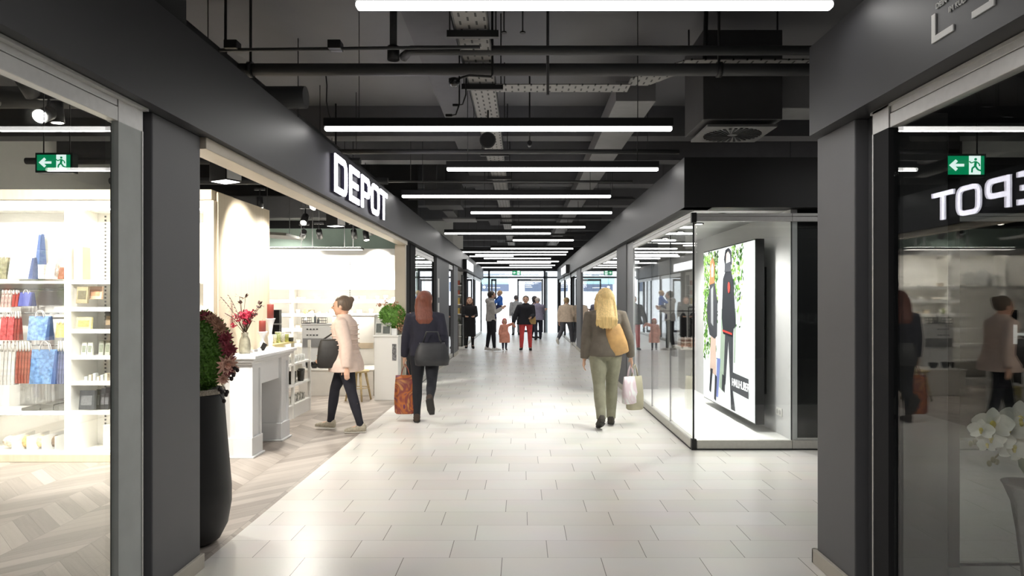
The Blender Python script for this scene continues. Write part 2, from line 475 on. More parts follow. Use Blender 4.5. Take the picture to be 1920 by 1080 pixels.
# ------------------------------------------------------------------ shopfront windows
WN = [0]
def window(axis, c, a0, a1, z0=0.0, z1=2.52, header=0.12, rail=0.10, joints=(), g=GLASS, hm=ALU, rm=ALU2, t=0.012, fr=0.05, face=1):
    """A frameless glass shopfront. axis 'y' runs along the corridor at x = c, axis 'x' across it at y = c."""
    WN[0] += 1
    r = bpy.data.objects.new('window_%d' % WN[0], None); COL.objects.link(r)
    mid = (a0 + a1) / 2
    r.location = (c, mid, 0) if axis == 'y' else (mid, c, 0)
    r['kind'] = 'structure'
    def bx(mb, p0, p1, d0, d1, q0, q1):
        if axis == 'y': mb.box(c + d0, c + d1, p0, p1, q0, q1)
        else: mb.box(p0, p1, c + d0, c + d1, q0, q1)
    def part(name, m, lst, bevel=0.003):
        mb = MB()
        for l in lst: bx(mb, *l)
        return mb.build(name, m, r, bevel=bevel)
    cuts = [a0] + list(joints) + [a1]
    if header:
        hs = []
        for p, q in zip(cuts[:-1], cuts[1:]):
            hs.append((p + 0.002, q - 0.002, -fr / 2, fr / 2, z1 - header, z1 - header * 0.40 - 0.002))
            hs.append((p + 0.002, q - 0.002, -fr / 2 + 0.004, fr / 2 - 0.004, z1 - header * 0.40 + 0.002, z1))
        part('header_rail', hm, hs)
    if rail:
        part('base_rail', rm, [(p + 0.003, q - 0.003, -fr / 2, fr / 2, z0 + 0.012, z0 + rail) for p, q in zip(cuts[:-1], cuts[1:])])
        part('floor_track', BLACKM, [(a0, a1, -fr / 2 - 0.004, fr / 2 + 0.004, z0, z0 + 0.012)], 0)
    for p, q in zip(cuts[:-1], cuts[1:]):
        part('pane', g, [(p + 0.004, q - 0.004, -t / 2, t / 2, z0 + rail * 0.9, z1 - header * 0.95)], 0)
    if joints:
        part('joint_seal', mat('seal_grey', (70, 74, 74), 0.5), [(j - 0.004, j + 0.004, -t / 2 - 0.001, t / 2 + 0.001, z0 + rail, z1 - header) for j in joints], 0)
    return r

w1 = window('y', XL - 0.01, -4.0, 3.205, joints=(0.6, 1.9), header=0.115, g=GLASSN)
p = boxes((XL - 0.018, XL + 0.015, 3.205, 3.41, 0.0, 2.405)).build('post', mat('post_grey', (186, 190, 188), 0.7), w1)
p = boxes((XL - 0.04, XL + 0.015, 3.205, 3.41, 2.405, 2.52)).build('header_end', ALU, w1)
p = boxes((XL - 0.03, XL + 0.019, 3.398, 3.408, 0.0, 2.405)).build('edge_strip', ALU, w1)
w2 = window('y', XR + 0.03, -4.0, 3.325, joints=(0.6, 1.9), header=0.115, g=GLASSN)
p = boxes((XR, XR + 0.055, 3.325, 3.475, 0.0, 2.405)).build('post', DARKF, w2)
p = boxes((XR, XR + 0.055, 3.325, 3.475, 2.405, 2.52)).build('header_end', ALU, w2)
p = boxes((XR - 0.004, XR + 0.05, 3.462, 3.472, 0.0, 2.405)).build('edge_strip', ALU, w2)
# rear pane of the near right unit, looking into the side passage
window('x', 4.07, 2.57, 9.0, z1=2.68, header=0.03, rail=0.015, joints=(4.2, 5.8), fr=0.04, g=GLASSD)
# fashion shop: glass corner at the side passage
w4 = window('y', XR + 0.02, 7.20, 10.94, z1=2.475, header=0.085, rail=0.10, joints=(8.29, 9.45, 10.54))
p = boxes((XR - 0.005, XR + 0.045, 7.15, 7.20, 0.0, 0.115), (XR - 0.005, XR + 0.045, 7.15, 7.20, 2.375, 2.48), (XR + 0.012, XR + 0.028, 7.17, 7.186, 0.1, 2.4)).build('corner_fitting', BLACKM, w4)
p = boxes((XR, XR + 0.05, 10.94, 11.55, 0.0, 2.5)).build('post', mat('post_light', (150, 152, 154), 0.45), w4)
window('x', 7.185, XR + 0.05, 8.9, z1=2.475, header=0.085, rail=0.10, joints=(2.83, 4.4, 6.0, 7.5))
window('y', XR + 0.02, 12.7, 20.4, joints=(14.2, 15.7, 17.2, 18.7), z1=2.5)
window('y', XR + 0.02, 22.0, 24.6, joints=(23.3,), z1=2.5)
window('y', XR + 0.02, 24.75, 32.3, joints=(26.5, 28.4, 30.4), z1=2.5)
struct('trim_9', boxes((XR - 0.02, XR + 0.06, 24.6, 24.75, 0, FZ0), (XR - 0.02, XR + 0.06, 28.35, 28.47, 0, FZ0)), DARKF)
# left beyond the gift shop
struct('trim_10', boxes((XL - 0.06, XL + 0.01, 11.13, 11.55, 0.0, FZ0), (XL - 0.10, XL + 0.02, 11.62, 12.15, 0.0, FZ0)), DARKF, bevel=0.004)
window('y', XL - 0.01, 12.2, 14.7, joints=(13.4,), z1=2.5)
struct('trim_11', boxes((XL - 0.10, XL + 0.02, 14.7, 15.2, 0.0, FZ0)), DARKF)
window('y', XL - 0.01, 17.77, 18.78, z1=2.5)
window('y', XL - 0.01, 23.6, 27.0, joints=(25.2,), z1=2.5)
struct('trim_12', boxes((XL - 0.08, XL + 0.02, 23.4, 23.6, 0.0, FZ0), (XL - 0.08, XL + 0.02, 27.0, 27.2, 0.0, FZ0), (XL - 0.08, XL + 0.02, 32.1, 32.3, 0.0, FZ0)), DARKF)
window('y', XL - 0.01, 27.2, 32.1, joints=(29.6,), z1=2.5)
# room behind the left units
struct('wall_unit', boxes((-4.6, -4.5, 13.12, END, 0.0, CEIL)), WHITEW)

# ------------------------------------------------------------------ entrance at the far end
r = bpy.data.objects.new('door_1', None); COL.objects.link(r); r.location = (0, END, 0); r['kind'] = 'structure'
FRM = mat('entrance_frame', (72, 76, 84), 0.5)
def fx(u): return ux(u, END)
mb = MB()
for u, w in ((898, 0.05), (917, 0.09), (1021, 0.09), (1046, 0.05)):
    mb.box(fx(u) - w / 2, fx(u) + w / 2, END - 0.08, END + 0.08, 0, 3.0)
mb.box(XL, XR, END - 0.08, END + 0.08, 2.60, 2.68)
mb.box(XL, XR, END - 0.08, END + 0.08, 2.93, 3.02)
mb.build('frame', FRM, r)
lf = MB()
for u0, u1 in ((970, 1018), (921, 931)):
    a, b_ = fx(u0), fx(u1)
    lf = MB()
    lf.box(a, a + 0.07, END - 0.14, END - 0.10, 0.02, 2.56); lf.box(b_ - 0.07, b_, END - 0.14, END - 0.10, 0.02, 2.56)
    lf.box(a, b_, END - 0.14, END - 0.10, 2.46, 2.56); lf.box(a, b_, END - 0.14, END - 0.10, 0.02, 0.12)
    lv = lf.build('leaf', FRM, r)
    boxes((a + 0.07, b_ - 0.07, END - 0.125, END - 0.115, 0.12, 2.46)).build('pane', GLASS, lv)
boxes((fx(995), fx(1016), END - 0.2, END - 0.14, 2.50, 2.55)).build('door_closer', ALU, r)
for a, b_ in ((898, 916), (1022, 1046), (918, 1020)):
    z0_, z1_ = (0.05, 2.6) if b_ != 1020 else (2.7, 2.92)
    boxes((fx(a) + 0.03, fx(b_) - 0.03, END - 0.006, END + 0.006, z0_, z1_)).build('pane', GLASS, r)
boxes((fx(1020), fx(1022) + 0.12, END - 0.02, END + 0.02, 0.0, 2.9)).build('side_panel', mat('pale_blue_panel', (196, 212, 222), 0.4), r)
struct('wall_end', boxes((-7.8, fx(897), END, END + 0.15, 0, CEIL), (fx(1047), 9.2, END, END + 0.15, 0, CEIL), (fx(897), fx(1047), END, END + 0.15, 3.02, CEIL)), ANTH)
# street outside
struct('ground', boxes((-30, 30, END + 0.15, 75, -0.15, -0.01)), PAVE)
# ------------------------------------------------------------------ linear corridor lamps
LZ = 3.05
def linear_lamp(label, u0, u1, Y, ln, group='linear corridor lamps'):
    x0, x1 = ux(u0, Y), ux(u1, Y)
    if x1 - x0 > ln * 1.15: pass
    c = (x0 + x1) / 2
    r = thing('linear_lamp', label, 'lamp', (c, Y, LZ), group=group)
    h = (x1 - x0) / 2
    mb = MB(); mb.box(c - h, c + h, Y - 0.035, Y + 0.035, LZ + 0.012, LZ + 0.085)
    mb.build('housing', BLACKM, r, bevel=0.004)
    mb = MB(); mb.box(c - h + 0.006, c + h - 0.006, Y - 0.030, Y + 0.030, LZ - 0.022, LZ + 0.012)
    mb.build('diffuser', LAMPM, r, bevel=0.012)
    L = bpy.data.lights.new('lamp_light', 'AREA'); L.shape = 'RECTANGLE'; L.size = 2 * h - 0.02; L.size_y = 0.05; L.spread = math.radians(176)
    L.energy = LAMP_W * math.pi * L.size * 0.06; L.color = (1.0, 0.985, 0.96)
    lo = bpy.data.objects.new('lamp_light', L); COL.objects.link(lo); lo.parent = r; lo.location = (0, 0, -0.024)
    for s in (-0.8, 0.8):
        MB().cyl((c + s * h, Y, LZ + 0.08), (c + s * h, Y, CEIL), 0.004, n=6).build('suspension_wire', BLACKM, r)
    return r
LAMPS = [(666, 1562, 3.44, 2.4), (608, 1261, 5.92, 3.0), (837, 1235, 7.76, 2.4), (753, 1146, 9.79, 3.0), (882, 1148, 11.63, 2.4),
         (959, 1098, 13.93, 1.5), (833, 1033, 15.27, 2.4), (961, 1076, 17.0, 1.5), (920, 1075, 19.8, 2.4), (857, 1065, 21.2, 3.5),
         (891, 1062, 22.45, 3.0), (880, 963, 23.3, 1.5), (907, 1033, 24.5, 2.4), (932, 1048, 26.4, 2.4), (893, 1033, 27.5, 3.0),
         (955, 1041, 29.4, 2.0), (900, 1035, 31.4, 3.2)]
for i, (u0, u1, Y, ln) in enumerate(LAMPS):
    lb = 'white linear ceiling lamp across the corridor, %s from the camera' % ORD[i]
    if i == 0: lb = 'nearest white linear ceiling lamp, cut by the top of the photo'
    linear_lamp(lb, u0, u1, Y, ln)

# unseen lamps added as fill over and behind the viewer
linear_lamp('added linear fill lamp above the viewer, just outside the top of the photo', VPX - 1.2 * FPX / 1.0, VPX + 1.4 * FPX / 1.0, 1.0, 2.6)
linear_lamp('added linear fill lamp farther back behind the viewer, outside the photo', VPX + 1.2 * FPX / 1.4, VPX - 1.2 * FPX / 1.4, -1.4, 2.4)
# ------------------------------------------------------------------ ceiling services
def tube_thing(name, label, cat, pts, r, m=PIPEM, n=12, group=None):
    o = MB().tube(pts, r, n).build(name, m)
    return tag(o, label, cat, group)

# the perforated cable tray along the corridor
def perforated(name='tray_perforated'):
    if name in MATS: return MATS[name]
    m = bpy.data.materials.new(name); m.use_nodes = True
    nt = m.node_tree; b = nt.nodes['Principled BSDF']
    ge = N(nt, 'ShaderNodeNewGeometry'); sp = N(nt, 'ShaderNodeSeparateXYZ'); nt.links.new(ge.outputs['Position'], sp.inputs[0])
    fx_ = M_(nt, 'FRACT', M_(nt, 'MULTIPLY', M_(nt, 'ADD', sp.outputs[0], 20), 17.0))
    row = M_(nt, 'FLOOR', M_(nt, 'MULTIPLY', M_(nt, 'ADD', sp.outputs[0], 20), 17.0))
    fy_ = M_(nt, 'FRACT', M_(nt, 'ADD', M_(nt, 'MULTIPLY', M_(nt, 'ADD', sp.outputs[1], 20), 7.0), M_(nt, 'MULTIPLY', row, 0.5)))
    a = M_(nt, 'MULTIPLY', M_(nt, 'LESS_THAN', M_(nt, 'ABSOLUTE', M_(nt, 'SUBTRACT', fx_, 0.5)), 0.13), M_(nt, 'LESS_THAN', M_(nt, 'ABSOLUTE', M_(nt, 'SUBTRACT', fy_, 0.5)), 0.24))
    mx = N(nt, 'ShaderNodeMix'); mx.data_type = 'RGBA'
    nt.links.new(a, mx.inputs[0])
    mx.inputs[6].default_value = (*lin((126, 124, 122)), 1); mx.inputs[7].default_value = (*lin((14, 14, 14)), 1)
    nt.links.new(mx.outputs[2], b.inputs['Base Color']); b.inputs['Roughness'].default_value = 0.6
    MATS[name] = m
    return m
PERF = perforated()
tr = thing('cable_tray', 'long perforated cable tray running along the corridor ceiling', 'cable tray', (-0.37, 15, 3.55))
mb = MB(); mb.box(-0.48, -0.25, 2.0, 31.5, 3.56, 3.566); mb.build('tray_bottom', PERF, tr)
mb = MB(); mb.box(-0.49, -0.48, 2.0, 31.5, 3.555, 3.62); mb.box(-0.25, -0.24, 2.0, 31.5, 3.555, 3.62); mb.build('side_rail', PIPEM, tr)
for i, Y in enumerate([3.4, 5.05, 6.3, 7.6, 9.2, 11, 13, 15, 17.5, 20, 23, 26, 29]):
    mb = MB(); mb.box(-0.55, -0.17, Y - 0.02, Y + 0.02, 3.50, 3.55)
    mb.build('bracket', BLACKM, tr)
    for x in (-0.53, -0.19):
        MB().cyl((x, Y, 3.5), (x, Y, CEIL), 0.006, n=6).build('threaded_rod', BLACKM, tr)
# cables lying in the tray
tag(MB().tube([(-0.30 + 0.02 * math.sin(y), y, 3.60) for y in [2 + 0.8 * k for k in range(37)]], 0.014, 6).build('cable', PIPEM), 'dark cable lying along the perforated ceiling tray', 'cable')

# pipes crossing the corridor in front
pr = thing('sprinkler_pipe', 'thick dark pipe crossing the ceiling with an upright branch, nearest the camera', 'pipe', (0, 5.75, 3.5))
MB().tube([(-3.4, 5.75, 3.50), (1.9, 5.75, 3.50), (2.8, 5.75, 3.50)], 0.052, 14).build('run', PIPEM, pr)
MB().tube([(ux(735, 5.6), 5.66, 3.57), (ux(735, 5.6), 5.66, CEIL)], 0.03, 10).build('branch', PIPEM, pr)
MB().cyl((ux(735, 5.6), 5.66, 3.55), (ux(735, 5.6), 5.66, 3.66), 0.05, n=12).build('collar', BLACKM, pr)
for u in (470, 1348):
    mb = MB(); mb.cyl((ux(u, 5.75), 5.75, 3.5), (ux(u, 5.75), 5.75, CEIL), 0.012, n=8); mb.cyl((ux(u, 5.75) - 0.02, 5.75, 3.5), (ux(u, 5.75) + 0.02, 5.75, 3.5), 0.066, n=14)
    mb.build('hanger', BLACKM, pr)
tube_thing('pipe', 'thinner dark pipe ending in a bend beside the thick ceiling pipe', 'pipe', [(ux(752, 5.5), 5.62, 3.56), (ux(770, 5.5), 5.5, 3.57), (ux(1000, 5.5), 5.5, 3.57), (2.6, 5.5, 3.57)], 0.038)
cd = thing('conduit', 'slim ceiling conduit with small junction boxes near the left fascia', 'conduit', (-1.6, 5.3, 3.6))
MB().tube([(ux(410, 5.3), 5.3, vz(94, 5.3)), (ux(900, 5.3), 5.3, vz(88, 5.3))], 0.014, 8).build('run', PIPEM, cd)
for u in (436, 629):
    MB().box(ux(u, 5.3) - 0.05, ux(u, 5.3) + 0.05, 5.25, 5.35, vz(94, 5.3), vz(78, 5.3)).build('junction_box', BLACKM, cd, bevel=0.006)
MB().tube([(ux(410, 5.3), 5.3, vz(94, 5.3)), (ux(408, 5.3), 5.3, vz(120, 5.3))], 0.009, 6).build('drop', PIPEM, cd)
tube_thing('cable', 'thin wavy cable dropping to the second corridor lamp', 'cable', [at(u, v, 5.95) for u, v in ((609, 120), (613, 160), (612, 190), (616, 212), (621, 226))], 0.006)
# second, horizontal tray to the right with its sloping duct
ct = thing('cable_tray', 'side cable tray branching to the right behind the thick pipe', 'cable tray', (1.2, 6.1, 3.6))
mb = MB(); mb.box(-0.24, 1.0, 6.28, 6.5, 3.54, 3.548); mb.build('tray_bottom', PERF, ct)
mb = MB(); mb.prism([(1.0, 0), (1.2, 0), (1.52, -0.50), (3.0, -0.50), (3.0, -0.70), (1.40, -0.70), (1.02, -0.22), (1.0, -0.22)], (0, 6.5, 3.60), (1, 0, 0), (0, 1, 0), (0, 0, 0.01)); mb.build('side_branch', PERF, ct)
MB().tube([(1.6, 6.0, 3.6), (1.62, 6.0, CEIL)], 0.02, 8).build('hanger', BLACKM, ct)
du = thing('air_duct', 'flat pale air duct running along the ceiling above the right fascia', 'duct', (1.15, 12, 3.58))
mb = MB(); mb.prism([(0.95, 0.6), (1.35, 0.6), (1.30, 6.0), (0.98, 6.0)], (0, 6.3, 3.57), (1, 0, 0), (0, 1, 0), (0, 0, 0.20)); mb.build('front_section', DUCTM, du)
mb = MB(); mb.box(0.98, 1.30, 12.3, 31, 3.57, 3.77); mb.build('rear_section', DUCTM, du)
# beams across
for i, (Y, z0, w) in enumerate([(9.3, 3.79, 0.30), (11.2, 3.85, 0.35), (13.2, 3.80, 0.30), (16.2, 3.8, 0.4), (19, 3.8, 0.4), (22, 3.8, 0.4), (25.5, 3.8, 0.4), (28.6, 3.8, 0.4)]):
    struct('beam', boxes((-7.6, 9.0, Y, Y + w, z0, CEIL)), mat('beam_paint', (92, 92, 95), 0.9))
struct('beam', boxes((-1.0, -0.6, -4, 33, 3.95, CEIL)), mat('beam_paint', (92, 92, 95), 0.9))
for i, (Y, z, x0, x1, rr, lb) in enumerate([
        (8.7, 3.45, -2.6, 2.0, 0.03, 'slim dark pipe crossing in front of the first ceiling beam'),
        (10.5, 3.38, -2.2, 1.7, 0.018, 'slim ceiling pipe crossing above the letters of the shop sign'),
        (12.1, 3.35, -2.0, 2.0, 0.022, 'dark pipe crossing the ceiling just behind the fifth lamp'),
        (12.35, 3.40, -1.9, 2.0, 0.03, 'thicker pipe crossing the ceiling just behind the fifth lamp'),
        (14.6, 3.3, -1.7, 1.7, 0.02, 'slim pipe crossing the ceiling between the sixth and seventh lamp'),
        (18.2, 3.3, -1.7, 1.7, 0.03, 'pipe crossing the ceiling between the eighth and ninth lamp')]):
    mb = MB().tube([(x0, Y, z), (x1, Y, z)], rr, 12)
    for xx in (x0 + 0.5, x1 - 0.4): mb.cyl((xx, Y, z), (xx, Y, CEIL), 0.006, n=6)
    tag(mb.build('pipe', PIPEM), lb, 'pipe')
# dome camera, loudspeakers, detectors
cm = thing('dome_camera', 'small dark dome camera hanging left of the cable tray', 'camera', tuple(at(852, 153, 5.6)))
p = at(852, 153, 5.6)
MB().lathe([(0.001, -0.045), (0.025, -0.04), (0.042, -0.022), (0.048, 0.0), (0.048, 0.02), (0.02, 0.03)], p, 16).build('dome', mat('smoked_dome', (30, 30, 32), 0.1), cm)
MB().tube([p + Vector((0.02, 0, 0.02)), p + Vector((0.12, 0, 0.05)), p + Vector((0.3, 0, 0.04)), p + Vector((0.31, 0, 0.06)), Vector((p.x + 0.31, p.y, CEIL))], 0.010, 8).build('arm', BLACKM, cm)
for (u, v, Y, lb) in ((915, 265, 7.2, 'round dark loudspeaker hanging below the cable tray'), (1083 - 90, 270, 8.0, 'second small round loudspeaker right of the cable tray')):
    p = at(u, v, Y); rr = 0.085 if u == 915 else 0.03
    o = thing('loudspeaker', lb, 'loudspeaker', tuple(p))
    MB().cyl(p + Vector((0, -0.06, 0)), p + Vector((0, 0.08, 0)), rr, rr * 0.7, 20).build('housing', PIPEM, o)
    MB().cyl(p + Vector((0, -0.064, 0)), p + Vector((0, -0.06, 0)), rr * 0.86, None, 20).build('grille', BLACKM, o)
    MB().cyl(p + Vector((0, 0, rr * 0.8)), Vector((p.x, p.y, 3.56 if u == 915 else CEIL)), 0.01, n=6).build('stem', BLACKM, o)
for (u, v, Y, lb) in ((855, 198, 6.2, 'small black bracket sensor left of the cable tray below the camera'), (842, 217, 6.0, 'tiny square sensor above the second corridor lamp')):
    p = at(u, v, Y)
    o = thing('ceiling_sensor', lb, 'sensor', tuple(p))
    MB().box(p.x - 0.03, p.x + 0.03, p.y - 0.02, p.y + 0.02, p.z - 0.012, p.z + 0.012).build('body', BLACKM, o, bevel=0.004)
    MB().tube([p, p + Vector((0.06, 0, 0.01)), p + Vector((0.09, 0, 0.10)), Vector((p.x + 0.09, p.y, CEIL))], 0.007, 6).build('stem', BLACKM, o)
# sprinkler heads and rods right of the tray
for i, u in enumerate((945, 980)):
    p = at(u, 60, 5.2)
    tag(MB().cyl(p, (p.x, p.y, CEIL), 0.006, n=6).cyl(p - Vector((0, 0, 0.01)), p, 0.022, n=10).build('sprinkler', BLACKM), 'small sprinkler on a thin rod, %s right of the cable tray' % ORD[i], 'sprinkler')
tube_thing('threaded_rod', 'dark upright rod passing the thick pipe right of the tray', 'rod', [Vector((ux(1027, 5.62), 5.62, CEIL)), at(1027, 178, 5.62)], 0.012)
# ventilation unit with swirl diffuser
ac = thing('ventilation_unit', 'square ventilation box with a round swirl diffuser above the side passage', 'vent', (1.95, 6.37, 3.1))
MB().box(1.60, 2.30, 6.04, 6.72, 3.16, 3.95).build('duct_box', mat('vent_box_paint', (58, 57, 58), 0.7), ac, bevel=0.006)
MB().box(1.645, 2.265, 6.065, 6.665, 3.10, 3.125).build('diffuser_plate', mat('vent_plate', (104, 103, 103), 0.6), ac, bevel=0.004)
mb = MB()
for k in range(32):
    a = 2 * math.pi * k / 32; a2 = a + 0.18
    pts = [(0.05 * math.cos(a), 0.05 * math.sin(a)), (0.26 * math.cos(a2), 0.26 * math.sin(a2)), (0.26 * math.cos(a2 + 0.09), 0.26 * math.sin(a2 + 0.09)), (0.05 * math.cos(a + 0.08), 0.05 * math.sin(a + 0.08))]
    mb.prism(pts, (1.955, 6.365, 3.092), (1, 0, 0), (0, 1, 0), (0, 0, 0.010))
mb.build('swirl_vanes', BLACK, ac)
for x in (1.63, 2.27):
    for y in (6.08, 6.68): MB().cyl((x, y, 3.9), (x, y, CEIL), 0.008, n=6).build('threaded_rod', BLACKM, ac)
tag(boxes((2.30, 4.5, 6.2, 6.6, 3.3, 3.6), (3.0, 3.02, 6.39, 6.41, 3.6, CEIL - 0.01), (4.0, 4.02, 6.39, 6.41, 3.6, CEIL - 0.01)).build('air_duct', DUCTM, bevel=0.01), 'short dark duct reaching right from the square ventilation box', 'duct')
v2 = thing('ventilation_unit', 'distant ventilation box with square diffuser above the left fascia', 'vent', (-1.35, 12.8, 3.2))
MB().box(-1.75, -1.1, 12.4, 13.05, 3.28, 3.7).build('duct_box', PIPEM, v2)
MB().box(-1.62, -0.95, 14.0, 14.6, 3.22, 3.25).build('diffuser_plate', DUCTM, v2)
MB().box(-1.5, -1.3, 13.0, 14.2, 3.25, 3.5).build('neck', PIPEM, v2)
MB().box(-1.41, -1.39, 12.7, 12.72, 3.6, CEIL).box(-1.41, -1.39, 14.0, 14.02, 3.4, CEIL).build('threaded_rod', BLACKM, v2)

# ------------------------------------------------------------------ illuminated exit signs
GREEN = mat('exit_green', (10, 140, 90), 0.4, emit=0.9, emit_rgb=(8, 132, 84), var=0)
SIGNW = mat('exit_white', (235, 245, 242), 0.4, emit=1.1, emit_rgb=(226, 244, 240), var=0)
def exit_sign(label, c, w, h, wire=True, green=GREEN, white=SIGNW, d=0.05):
    c = Vector(c)
    r = thing('exit_sign', label, 'sign', tuple(c))
    MB().box(c.x - w / 2 - 0.012, c.x + w / 2 + 0.012, c.y, c.y + d, c.z - h / 2 - 0.012, c.z + h / 2 + 0.012).build('housing', mat('sign_housing', (60, 66, 64), 0.5), r)
    MB().box(c.x - w / 2, c.x + w / 2, c.y - 0.004, c.y, c.z - h / 2, c.z + h / 2).build('face', green, r)
    y = c.y - 0.006
    def P(poly, m, name, ox, s, dy=0.0):
        MB().prism(poly, (c.x + ox, y + dy, c.z), (s, 0, 0), (0, 0, s), (0, 0.003, 0)).build(name, m, r)
    k = h / 2
    P([(-0.8, 0), (-0.1, 0.62), (0.12, 0.40), (-0.15, 0.14), (0.8, 0.14), (0.8, -0.14), (-0.15, -0.14), (0.12, -0.40), (-0.1, -0.62)], white, 'arrow', -w * 0.25, k)
    P([(-0.62, -1), (0.62, -1), (0.62, 1), (-0.62, 1)], white, 'door_panel', w * 0.24, k)
    # running figure
    mb = MB()
    def bar(p, q, t):
        p, q = Vector((p[0], p[1])), Vector((q[0], q[1])); n = (q - p).orthogonal().normalized() * t
        mb.prism([tuple(p + n), tuple(q + n), tuple(q - n), tuple(p - n)], (c.x + w * 0.24, y - 0.003, c.z), (k, 0, 0), (0, 0, k), (0, 0.003, 0))
    mb.prism([(0.05 + 0.14 * math.cos(t), 0.62 + 0.14 * math.sin(t)) for t in (2 * math.pi * q / 12 for q in range(12))], (c.x + w * 0.24, y - 0.003, c.z), (k, 0, 0), (0, 0, k), (0, 0.003, 0))
    for s in (((0.08, 0.42), (0.0, -0.1), 0.13), ((0.05, 0.40), (-0.42, 0.22), 0.06), ((-0.42, 0.22), (-0.62, 0.40), 0.06), ((0.1, 0.38), (0.42, 0.15), 0.06), ((0.42, 0.15), (0.5, -0.12), 0.06),
              ((0.0, -0.1), (-0.32, -0.35), 0.09), ((-0.32, -0.35), (-0.36, -0.8), 0.08), ((0.02, -0.1), (0.3, -0.5), 0.09), ((0.3, -0.5), (0.66, -0.62), 0.08)): bar(*s)
    mb.build('running_figure', green, r)
    if wire:
        for s in (-0.4, 0.4): MB().cyl((c.x + s * w, c.y + d / 2, c.z + h / 2), (c.x + s * w, c.y + d / 2, CEIL), 0.004, n=5).build('suspension_wire', BLACKM, r)
    return r
c = at(101, 305, 3.95)
exit_sign('green exit sign seen through the near left shop window', c, 0.19, 0.09)
c = at(1810, 310, 3.7)
exit_sign('green exit sign behind the near right shop window', c, 0.20, 0.10)
exit_sign('small green exit sign hanging before the far entrance doors', at(968.5, 511.5, 30.2), 0.36, 0.17)
for (u, Y, lb, x) in ((795, 13.6, 'green exit sign behind the left glass beyond the gift shop', -2.55), (1150, 12.0, 'green exit sign behind the right glass beyond the blond shopper', 0)):
    if u == 795: exit_sign(lb, (x, Y, 2.12), 0.3, 0.14)

# ------------------------------------------------------------------ blade signs far down the corridor
for (x, s, lb) in ((FL, 1, 'lit box sign mounted on the far left fascia'), (FR, -1, 'lit box sign mounted on the far right fascia')):
    Y0, Y1 = (21.0, 23.8) if s > 0 else (24.2, 27.0)
    r = thing('box_sign', lb, 'sign', (x, (Y0 + Y1) / 2, 2.5))
    MB().box(x, x + s * 0.12, Y0, Y1, 2.50, 2.82).build('case', BLACKM, r, bevel=0.005)
    MB().box(x + s * 0.12, x + s * 0.125, Y0 + .04, Y1 - .04, 2.53, 2.79).build('face', mat('blade_face', (240, 242, 245), 0.4, emit=1.2, var=0), r)
# ------------------------------------------------------------------ shop sign letters on the left fascia
LETM = mat('letter_glow', (250, 248, 255), 0.4, emit=9.0, emit_rgb=(246, 242, 255), var=0)
LETS = mat('letter_side', (38, 34, 60), 0.5, var=0)
sg = thing('shop_sign', 'white glowing letters DEPOT on the left fascia', 'sign', (FL, 7.8, 2.78))
def rrect(x0, x1, y0, y1, r, corners, n=5):
    """counter-clockwise rectangle with chosen rounded corners (bl, br, tr, tl)"""
    out = []
    for k, (cx, cy, a) in enumerate(((x0, y0, math.pi), (x1, y0, 1.5 * math.pi), (x1, y1, 0), (x0, y1, 0.5 * math.pi))):
        if not corners[k]: out.append((cx, cy)); continue
        ox = cx + r if k in (0, 3) else cx - r; oy = cy + r if k in (0, 1) else cy - r
        for i in range(n + 1):
            t = a + (math.pi / 2) * i / n
            out.append((ox + r * math.cos(t), oy + r * math.sin(t)))
    return out
LH, LT, LW = 0.36, 0.074, 0.40
def letter(ch, Y0, w):
    mb = MB(); lay = []
    t, h = LT, LH
    if ch == 'E': polys = [[(0, 0), (t, 0), (t, h), (0, h)], [(t, 0), (w, 0), (w, t * .8), (t, t * .8)], [(t, h - t * .8), (w, h - t * .8), (w, h), (t, h)], [(t, h / 2 - t * .4), (w * .88, h / 2 - t * .4), (w * .88, h / 2 + t * .4), (t, h / 2 + t * .4)]]
    elif ch == 'T': polys = [[(w / 2 - t / 2, 0), (w / 2 + t / 2, 0), (w / 2 + t / 2, h - t * .8), (w / 2 - t / 2, h - t * .8)], [(0, h - t * .8), (w, h - t * .8), (w, h), (0, h)]]
    else:
        y0 = 0 if ch in 'DO' else h * 0.36
        cor = {'D': (0, 1, 1, 0), 'O': (1, 1, 1, 1), 'P': (0, 1, 1, 0)}[ch]
        o = rrect(0, w, y0, h, 0.12 if ch != 'P' else 0.09, cor)
        i = rrect(t, w - t, y0 + t * .8, h - t * .8, 0.045, cor)
        if len(o) == len(i):
            polys = [[o[k], o[(k + 1) % len(o)], i[(k + 1) % len(o)], i[k]] for k in range(len(o))]
        if ch == 'P': polys.append([(0, 0), (t, 0), (t, y0), (0, y0)])
    for p in polys:
        mb.m = 0; mb.prism(p, (FL + 0.034, Y0, 2.592), (0, 1, 0), (0, 0, 1), (0.012, 0, 0))
        mb.m = 1; mb.prism(p, (FL + 0.002, Y0, 2.592), (0, 1, 0), (0, 0, 1), (0.032, 0, 0))
    mb.build('letter', [LETM, LETS], sg)
for ch, Y0, w in (('D', 6.46, 0.45), ('E', 7.02, 0.41), ('P', 7.54, 0.40), ('O', 8.03, 0.44), ('T', 8.53, 0.44)): letter(ch, Y0, w)

